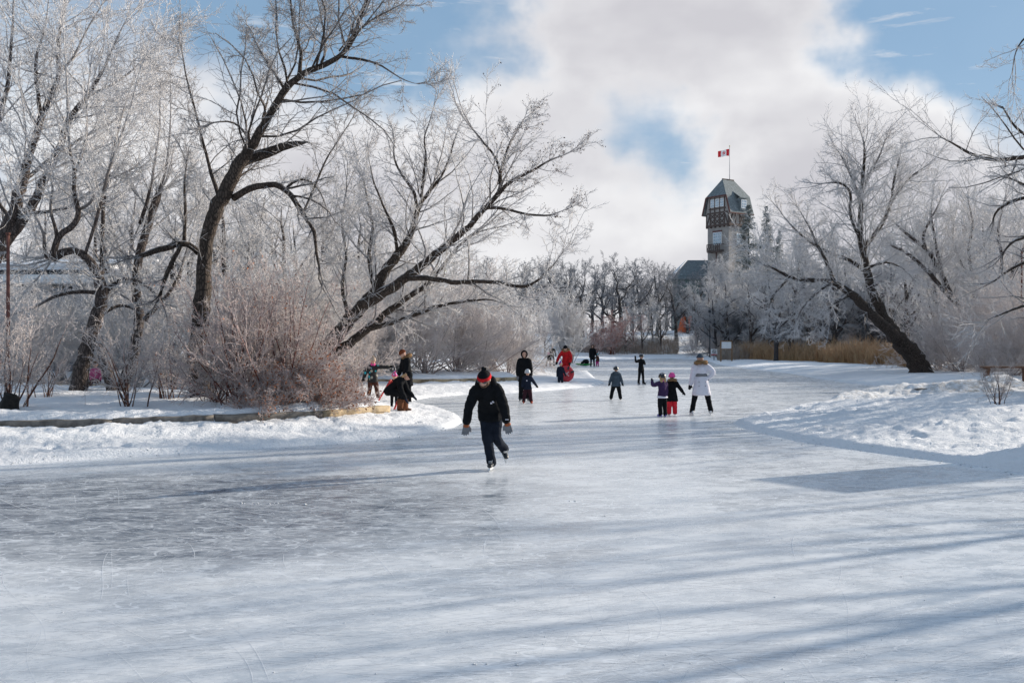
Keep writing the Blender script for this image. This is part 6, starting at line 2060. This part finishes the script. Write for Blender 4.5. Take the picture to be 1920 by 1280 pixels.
def build_people():
    # the skater in front
    person(spot(920, 881, 0), R(-4), 1.80, 'man skating toward the camera bent forward in black hooded jacket and red banded hat', lean=44, side=-4, head=(16, -22),
           armA=((-.42, .05, -1), (-.10, -.20, -1)), armB=((.36, .10, -1), (.22, -.10, -1)), legA=((.10, -.22, -1), (.16, .16, -1)), legB=((-.02, -.05, -1), (.30, .95, -.62)),
           bulk=1.08, coat=M_BLACK, hem=.085, trousers=M_JEAN, tw=1.05, hat='pom', hatm=M_BLACK, hood='down', gloves=M_GREY, fingers=True, cuff=mat('orange_strap', (.30, .085, .03), .6), fine=True,
           footdirA=(-.10, -1, -.02), footdirB=(.35, -.75, -.62), extra=man_extra, twist=4, seed=4)
    # the group at the log wall end
    person(spot(699, 749), R(12), 1.42, 'child in black jacket with turquoise rings and pink scarf reaching out one arm', hs=1.18, head=(8, 10), armA=((-.55, .0, -1), (-.35, -.1, -1)), armB=((1, -.05, -.10), (1, -.1, .10)),
           legA=((-.10, 0, -1), (-.12, .1, -1)), legB=((.16, -.1, -1), (.18, .15, -1)), bulk=1.12, coat=M_TEAL, hem=.06, trousers=M_CHOC, tw=1.15, hat='pom', hatm=M_CREAM, gloves=M_BLACK, shoes='boot', shoem=M_GREY, extra=scarf(M_PINK), seed=11)
    person(spot(764, 754), R(-62), 1.74, 'adult in long black parka with rust brown beanie and fur hood looking down', lean=8, head=(28, 0), armA=((-.2, -.2, -1), (.1, -.5, -1)), armB=((.2, -.1, -1), (.05, -.35, -1)), bulk=1.12, coat=M_BLACK, hem=.20, flare=1.15,
           trousers=M_BLACK, hat='beanie', hatm=M_BEANIE, fur='collar', gloves=M_SKIN, fingers=True, shoes='boot', shoem=M_BLACK, seed=12)
    person((at(739, 0, 27.6)[0], 27.6, H(at(739, 0, 27.6)[0], 27.6)), R(20), .98, 'small child in pink and violet knit hat standing behind the seated woman', hs=1.35, head=(10, 0), coat=M_BLACK, bulk=1.15, trousers=M_BLACK, hat='pom', hatm=M_PURPKNIT, shoes='boot', shoem=M_BLACK, seed=13)
    person((at(731, 0, 25.6)[0] - .06, 25.9, H(at(731, 0, 25.6)[0] + .3, 25.9)), R(78), 1.62, 'woman in black seated on the log wall end bending down to her brown boots', lean=48, head=(38, 0), armA=((-.1, -.15, -1), (.05, -.55, -.9)), armB=((.15, -.30, -1), (.1, -.75, -.75)),
           legA=((-.14, -1, -.12), (-.05, .12, -1)), legB=((.14, -1, -.15), (.05, .0, -1)), seat=.50, bulk=1.1, coat=M_BLACK, hem=.09, trousers=M_BLACK, tw=1.1, hair=M_BLOND, hat='beanie', hatm=M_BLACK, gloves=M_NAVY, shoes='boot', shoem=M_BROWN, seed=14)
    # pair with the silver helmet
    person(spot(983, 752), R(0), 1.70, 'adult in black hooded coat close behind the child in a silver helmet', head=(8, 0), armA=((-.22, 0, -1), (-.02, -.15, -1)), armB=((.22, 0, -1), (.02, -.15, -1)), bulk=1.16, coat=M_BLACK, hem=.14, trousers=M_BLACK, tw=1.1, hood='up', gloves=M_GREY, shoem=M_HELM_BLK, seed=21)
    person(spot(989, 757), R(6), 1.12, 'child in silver helmet and navy jacket with red and yellow skates', hs=1.28, armA=((-.3, 0, -1), (-.15, -.2, -1)), armB=((.7, 0, -1), (.75, -.1, -1)), legA=((-.15, 0, -1), (-.14, .02, -1)), legB=((.15, 0, -1), (.14, .02, -1)),
           bulk=1.16, coat=M_NAVY, hem=.05, trousers=cloth('plum_black_cloth', (.035, .014, .02)), tw=1.3, hat='helmet', hatm=M_HELM_SIL, gloves=M_BLACK, shoem=M_SKATE_R, extra=white_patch, seed=22)
    # red coat and small child with the tube
    yw = spot(1051, 724)[1] + 1.25
    person(((1061 - 960) / F * yw, yw, H((1061 - 960) / F * yw, yw)), R(-8), 1.68, 'woman in red fur hooded parka bending over a child and a red snow tube', lean=16, head=(14, -18), armA=((-.75, -.1, -1), (-.35, -.2, -1)), armB=((.45, -.05, -1), (-.25, -.35, -1)), bulk=1.12, coat=M_RED, hem=.16, flare=1.1, trousers=M_BLACK, hat='beanie', hatm=M_BLACK, fur='collar', shoes='boot', shoem=M_BLACK, seed=31)
    person(spot(1051, 724), R(170), 1.13, 'small child in navy snowsuit and colourful knit hat seen from behind', hs=1.28, armA=((-.4, -.1, -1), (-.3, -.3, -1)), armB=((.25, 0, -1), (.1, -.1, -1)), bulk=1.14, coat=M_NAVY, hem=.05, trousers=M_NAVY, tw=1.25, hat='pom', hatm=M_RAINBOW, shoes='boot', shoem=M_BLACK, seed=32)
    # far pairs
    person(spot(1035, 686.5), R(10), 1.72, 'adult in dark jacket skating behind a child in a pink helmet', lean=8, armA=((-.3, -.1, -1), (-.1, -.3, -1)), armB=((.4, .0, -1), (.15, -.1, -1)), legA=((-.12, 0, -1), (-.1, .05, -1)), legB=((.12, 0, -1), (.08, .1, -1)), coat=M_BLACK, hem=.06, trousers=M_BLACK, hat='beanie', hatm=M_SLATE, seed=41)
    person(spot(1028, 687.5), R(0), 1.15, 'small skater with pink helmet and outstretched arms before an adult', hs=1.25, armA=((-.9, 0, -.8), (-.7, -.1, -1)), armB=((.5, 0, -1), (.5, -.1, -1)), legA=((-.28, 0, -1), (-.2, .05, -1)), legB=((.28, 0, -1), (.2, .05, -1)), coat=M_BLACK, bulk=1.12, trousers=M_BLACK, tw=1.2, hat='helmet', hatm=M_HELM_PNK, gloves=M_PINK, seed=42)
    person(spot(1111, 686.5), R(-5), 1.78, 'woman in knee long black coat and pale fur hood holding a child by the hand', armB=((.3, 0, -1), (.35, -.1, -1)), coat=M_BLACK, hem=.20, bulk=1.1, trousers=M_JEAN, hood='up', fur='ring', shoes='boot', shoem=M_BLACK, seed=43)
    person(spot(1120, 686.5), R(0), 1.05, 'small child in magenta snow trousers and teal hat beside the woman in black', hs=1.28, armA=((-.5, 0, -.7), (-.5, 0, .2)), coat=M_CHOC, bulk=1.1, trousers=M_MAG, tw=1.25, hat='pom', hatm=M_TEALHAT, shoes='boot', shoem=M_BLACK, seed=44)
    # skaters in the middle of the ice
    person(spot(1155, 750, 0), R(176), 1.17, 'child in slate grey jacket and black helmet skating away alone', hs=1.22, armA=((-.42, 0, -1), (-.3, -.1, -1)), armB=((.42, 0, -1), (.3, -.1, -1)), legA=((-.22, 0, -1), (-.16, .04, -1)), legB=((.26, 0, -1), (.2, .04, -1)),
           bulk=1.18, coat=M_SLATE, hem=.07, trousers=M_BLACK, tw=1.35, hat='helmet', hatm=M_HELM_BLK, hood='down', gloves=M_BLACK, seed=51)
    person(spot(1202, 721, 0), R(35), 1.42, 'youth in black with helmet raising one hand while skating', hs=1.1, head=(0, 10), armA=((-1, -.1, -.35), (-.25, -.1, 1)), armB=((-.1, -.75, -.8), (-.75, -.6, .1)), legA=((-.12, 0, -1), (-.1, .05, -1)), legB=((.16, 0, -1), (.12, .05, -1)),
           coat=M_BLACK, hem=.07, trousers=M_BLACK, hat='helmet', hatm=M_HELM_BLK, seed=52)
    person(spot(1242, 782, 0), R(205), 1.17, 'girl in dark helmet and purple jacket lifting a hand to her brow', hs=1.22, armB=((.75, -.5, -.35), (-.35, -.75, .9)), armA=((-.2, -.1, -1), (-.1, -.2, -1)), legA=((-.08, -.05, -1), (-.03, .08, -1)), legB=((.06, 0, -1), (.0, .1, -1)),
           bulk=1.12, coat=M_PURP, hem=.05, trousers=M_BLACK, tw=1.25, hat='helmet', hatm=M_HELM_BLK, hair=M_BLOND, gloves=M_NAVY, shoem=M_SKATE_P, trim=M_WHT, extra=scarf(M_PINK, .05), seed=53)
    person(spot(1260, 779, 0), R(186), 1.16, 'girl in pink helmet, black fur collared coat and bright red snow trousers', hs=1.22, armA=((-.75, .05, -1), (-.8, -.1, -1)), armB=((.2, 0, -1), (.1, -.1, -1)), bulk=1.14, coat=M_BLACK, hem=.15, flare=1.05, trousers=M_CORAL, tw=1.4, hat='helmet', hatm=M_HELM_PNK, fur='collar', gloves=M_BLACK, shoem=M_SKATE_W, seed=54)
    person(spot(1315, 778, 0), R(180), 1.68, 'woman in long white winter coat seen from behind with hand on hip', head=(4, 15), side=2, armA=((-.95, .15, -.75), (.75, -.1, -.75)), armB=((.28, .05, -1), (.22, -.1, -1)), legA=((-.24, 0, -1), (-.22, .02, -1)), legB=((.24, 0, -1), (.2, .02, -1)),
           bulk=1.10, coat=M_WHT, hem=.20, flare=1.08, trousers=M_BLACK, tw=1.05, hat='beanie', hatm=M_SLATE, fur='collar', gloves=M_BLACK, shoem=M_SKATE_W, extra=belt, seed=55)
    # people half hidden in the trees
    person((at(188, 0, 33)[0], 32.6, H(at(188, 0, 33)[0], 32.6)), R(15), 1.15, 'child in a pink patterned jacket half hidden behind the gnarled tree', hs=1.25, coat=cloth('dusty_pink_cloth', (.42, .10, .20)), trousers=M_CHOC, hat='beanie', hatm=M_HAIR, shoes='boot', shoem=M_BLACK, seed=61,
           legA=((-.1, -1, -.1), (0, -.3, -1)), legB=((.1, -1, -.1), (0, -.3, -1)), seat=.42)
    person((at(324, 0, 36)[0], 36, H(at(324, 0, 36)[0], 36)), R(-25), 1.70, 'adult in dark clothes standing behind the thin trunks left of the dark tree', coat=M_NAVY, trousers=M_BLACK, hat='beanie', hatm=M_SLATE, shoes='boot', shoem=M_BLACK, seed=62)
    for px, Y, hh, c, t, lab, rr in [(1216, 158, 1.75, M_BLACK, M_BLACK, 'tiny figure in black walking on the far slope under the oaks, left of a pair', 20), (1222, 158.6, 1.7, M_BLACK, M_NAVY, 'tiny figure in black walking on the far slope under the oaks, right of a pair', -30),
                                     (1499, 112, 1.2, M_PINK, M_BLACK, 'tiny child in pink behind the reed bed', 0), (1507, 112.6, 1.6, cloth('blue_cloth', (.03, .12, .42)), M_BLACK, 'tiny figure in blue behind the reed bed', 30), (1619, 99, 1.7, M_BLACK, M_BLACK, 'dark figure standing behind the reeds beside the lamp post', 10),
                                     (1664, 95, 1.65, M_BLACK, M_BLACK, 'dark figure behind the reeds under the leaning willow', -20)]:
        x = at(px, 0, Y)[0]
        person((x, Y, H(x, Y)), R(rr), hh, lab, hs=1.2 if hh < 1.3 else 1, coat=c, trousers=t, hat='beanie', hatm=c, shoes='boot', shoem=M_BLACK, seed=int(px))


build_people()


def build_play_things():
    # red snow tube standing on edge
    y = spot(1051, 724)[1] + .55; x = (1062 - 960) / F * y; z = H(x, y)
    root = empty('snow_tube', (x, y, z), R(8), 'round red snow tube with white cross mark held upright on its edge', 'snow tube')
    M_T = mat('red_vinyl', (.48, .015, .03), .35, .12, 4, spec=.5)
    M_T2 = mat('dark_vinyl', (.03, .03, .035), .4, .1, 4)
    def ring(nm, R0, r0, m, par, yy=0, n=30, k=12):
        V = []; Q = []
        for i in range(n):
            a = i / n * 2 * PI
            for j in range(k):
                b = j / k * 2 * PI
                V.append(((R0 + r0 * math.cos(b)) * math.cos(a), yy + r0 * 1.1 * math.sin(b), R0 + r0 + (R0 + r0 * math.cos(b)) * math.sin(a)))
        for i in range(n):
            for j in range(k):
                Q.append((i * k + j, ((i + 1) % n) * k + j, ((i + 1) % n) * k + (j + 1) % k, i * k + (j + 1) % k))
        return link(nm, npmesh(nm, V, Q), m, par)
    ring('tube', .27, .105, M_T, root)
    bm = bmesh.new()
    bmesh.ops.create_cone(bm, cap_ends=True, segments=28, radius1=.24, radius2=.22, depth=.1, matrix=Matrix.Translation((0, -.02, .375)) @ Matrix.Rotation(R(90), 4, 'X'))
    fin('cover', bm, M_T, root)
    bm = bmesh.new()
    for a, b in (((-.10, .27), (.10, .48)), ((.10, .27), (-.10, .48))):
        bar_bm(bm, (a[0], -.085 - .003 * (a[0] > 0), a[1]), (b[0], -.085 - .003 * (a[0] > 0), b[1]), .035, .012, (0, 1, 0))
    fin('white_mark', bm, mat('faded_white', (.55, .40, .42), .6), root)
    bm = bmesh.new()
    for a in (20, 75): 
        c, s = math.cos(R(a)), math.sin(R(a))
        bar_bm(bm, (.20 * c, -.12, .375 + .20 * s), (.36 * c, -.10, .375 + .36 * s), .09, .03, (0, 1, 0))
    fin('grip_strap', bm, M_T2, root)
    # green saucer sled with a black bag
    x, y, z = spot(1095, 685.5)
    root = empty('sled', (x, y, z), 0, 'green plastic saucer sled lying on the far ice', 'sled')
    shell('saucer', (0, 0, .30), (.85, .42, .30), np.eye(3), 120, 179, mat('green_plastic', (.02, .30, .07), .4, .1, 3), root, .03)
    rod('rim', (-.74, 0, .16), (.74, 0, .16), .03, MATS['green_plastic'], root)
    b = Blob(); b.ell((.15, 0, .30), (.30, .22, .24)); b.ell((.25, .02, .40), (.16, .14, .14)); b.ell((-.05, 0, .22), (.25, .2, .14))
    r2 = empty('bag', (x, y, z + .02), 0, 'black bag lying on the green sled', 'bag')
    b.build('bag_body', M_BLACK, r2, .03, 2, .02, 7)
    rod('strap', (.0, -.05, .48), (.3, -.05, .5), .02, M_BLACK, r2)
    # red skating aid at the end of the log wall
    xb, yb = at(722, 0, 26.4)[0], 26.4
    root = empty('skating_aid', (xb, yb, H(xb, yb)), 0, 'red skating aid with slanted pole and triangular panel beside the seated woman', 'skating aid')
    s = yb / F
    zg = root.location.z
    q = lambda px, py, dy=0: ((px - 722) * s, dy, EYE + (640 - py) * s - zg)
    M_RP = mat('red_plastic', (.62, .025, .02), .4, .08, 5, spec=.5)
    rod('pole', q(709, 752), q(733, 711), .022, M_RP, root, 8)
    bm = bmesh.new(); poly_plate(bm, [q(720, 730), q(738, 731), q(735, 713), q(731, 711)], (0, .03, 0)); fin('panel', bm, M_RP, root)
    xb2 = at(744, 0, 25.9)[0]
    r2 = empty('skate_trainer', (xb2, 26.0, .1), 0, 'red tubular skate trainer legs standing behind the brown boots', 'skate trainer')
    rod('leg', (-.16, 0, -.02), (.0, .05, .42), .025, M_RP, r2); rod('leg', (.2, .05, -.02), (.12, .05, .42), .025, M_RP, r2); rod('rail', (-.02, .05, .40), (.14, .05, .40), .025, M_RP, r2)
    rod('runner', (-.2, -.15, .0), (-.14, .3, .0), .022, M_RP, r2)


build_play_things()


def snow_crumbs():
    g = np.random.default_rng(77)
    V, T = [], []
    ico = [(0, 0, 1), (.9, 0, .2), (.28, .85, .2), (-.72, .52, .2), (-.72, -.52, .2), (.28, -.85, .2), (0, 0, -.3)]
    fc = [(0, 1, 2), (0, 2, 3), (0, 3, 4), (0, 4, 5), (0, 5, 1), (6, 2, 1), (6, 3, 2), (6, 4, 3), (6, 5, 4), (6, 1, 5)]
    spots = [(515, 945, 14, .25, .022), (1135, 967, 2, .05, .02), (1077, 940, 2, .05, .018), (1308, 915, 1, .05, .02), (905, 1245, 4, .06, .012)]
    P = []
    for px, py, n, sp, r in spots:
        x, y = foot(px, py)
        for _ in range(n): P.append((x + g.normal(0, sp), y + g.normal(0, sp * .3), r * g.uniform(.4, 1.2)))
    for _ in range(260):
        Y = 6 + 20 * g.random() ** 1.5; x = g.uniform(-.55, .55) * Y
        P.append((x, Y, g.uniform(.003, .010)))
    # loose clods scattered along the shore
    for i in range(len(ICE)):
        a, b = ICE[i], ICE[(i + 1) % len(ICE)]
        if a[1] < 13 or a[1] > 60: continue
        L = np.linalg.norm(b - a)
        for _ in range(int(L * 9)):
            p = a + (b - a) * g.random() + g.normal(0, .16, 2)
            P.append((p[0], p[1], g.uniform(.008, .028)))
    for x, y, r in P:
        i = len(V)
        a = g.uniform(0, 6.28); c, s = math.cos(a), math.sin(a)
        z = max(0, H(x, y)) if y > 13 and r > .0081 else 0
        for vx, vy, vz in ico:
            k = r * g.uniform(.75, 1.2)
            V.append((x + (vx * c - vy * s) * k, y + (vx * s + vy * c) * k, z + vz * k * .8))
        T += [(i + q[0], i + q[1], i + q[2]) for q in fc]
    me = npmesh('snow_crumbs', V, None, T, smooth=False, attrs={'dirt': np.zeros(len(V))})
    tag(link('snow_crumbs', me, M_SNOW), 'small crumbs of snow scattered over the ice and along the shore', 'snow', kind='stuff')


snow_crumbs()


def blade_cuts():
    """shaved white lines cut by skates: thin curved strips lying on the ice"""
    g = np.random.default_rng(123)
    n, m = 4800, 14
    Y = 5.2 + 24 * g.random(n) ** 1.35
    X = g.uniform(-.62, .62, n) * Y
    dens = noise2(X * .22 + 5, Y * .3, 71) + .18 * (X < .5)
    k = (dens > -.12) & (poly_sdf(ICE, X, Y) < -.6)
    X, Y = X[k], Y[k]; n = len(X)
    a = np.where(g.random(n) < .85, g.normal(.2, .42, n), g.normal(.2, 1.0, n))
    L = g.uniform(.35, 3.2, n); kap = g.normal(0, .22, n)
    s = np.linspace(-.5, .5, m)[None] * L[:, None]
    ang = a[:, None] + kap[:, None] * s + .12 * g.normal(0, 1, (n, 1)) * s ** 2
    ds = (L / (m - 1))[:, None]
    px = X[:, None] + np.cumsum(np.cos(ang) * ds, 1); py = Y[:, None] + np.cumsum(np.sin(ang) * ds, 1)
    w = g.uniform(.0010, .0030, n)[:, None] * np.clip(Y / 11, .65, 1.5)[:, None] * (1 - (2 * np.abs(s) / L[:, None]) ** 3 * .9)
    nx, ny = -np.sin(ang), np.cos(ang)
    z = g.uniform(.0012, .0038, n)[:, None] + 0 * s
    V = np.stack([np.stack([px - nx * w, py - ny * w, z], -1), np.stack([px + nx * w, py + ny * w, z], -1)], 2).reshape(-1, 3)
    ok = (poly_sdf(ICE, px[:, 0], py[:, 0]) < -.3) & (poly_sdf(ICE, px[:, -1], py[:, -1]) < -.3)
    b = (np.arange(n)[ok] * m * 2)[:, None, None]; i = np.arange(m - 1)[None, :, None] * 2
    Q = (b + i + np.array([[[0, 2, 3, 1]]])).reshape(-1, 4)
    me = npmesh('blade_cuts', V, Q)
    tag(link('blade_cuts', me, mat('shaved_ice', (.70, .72, .76), .8, .06, 3)), 'fine white curved blade cuts crossing all over the rink ice', 'ice marks', kind='stuff')


blade_cuts()
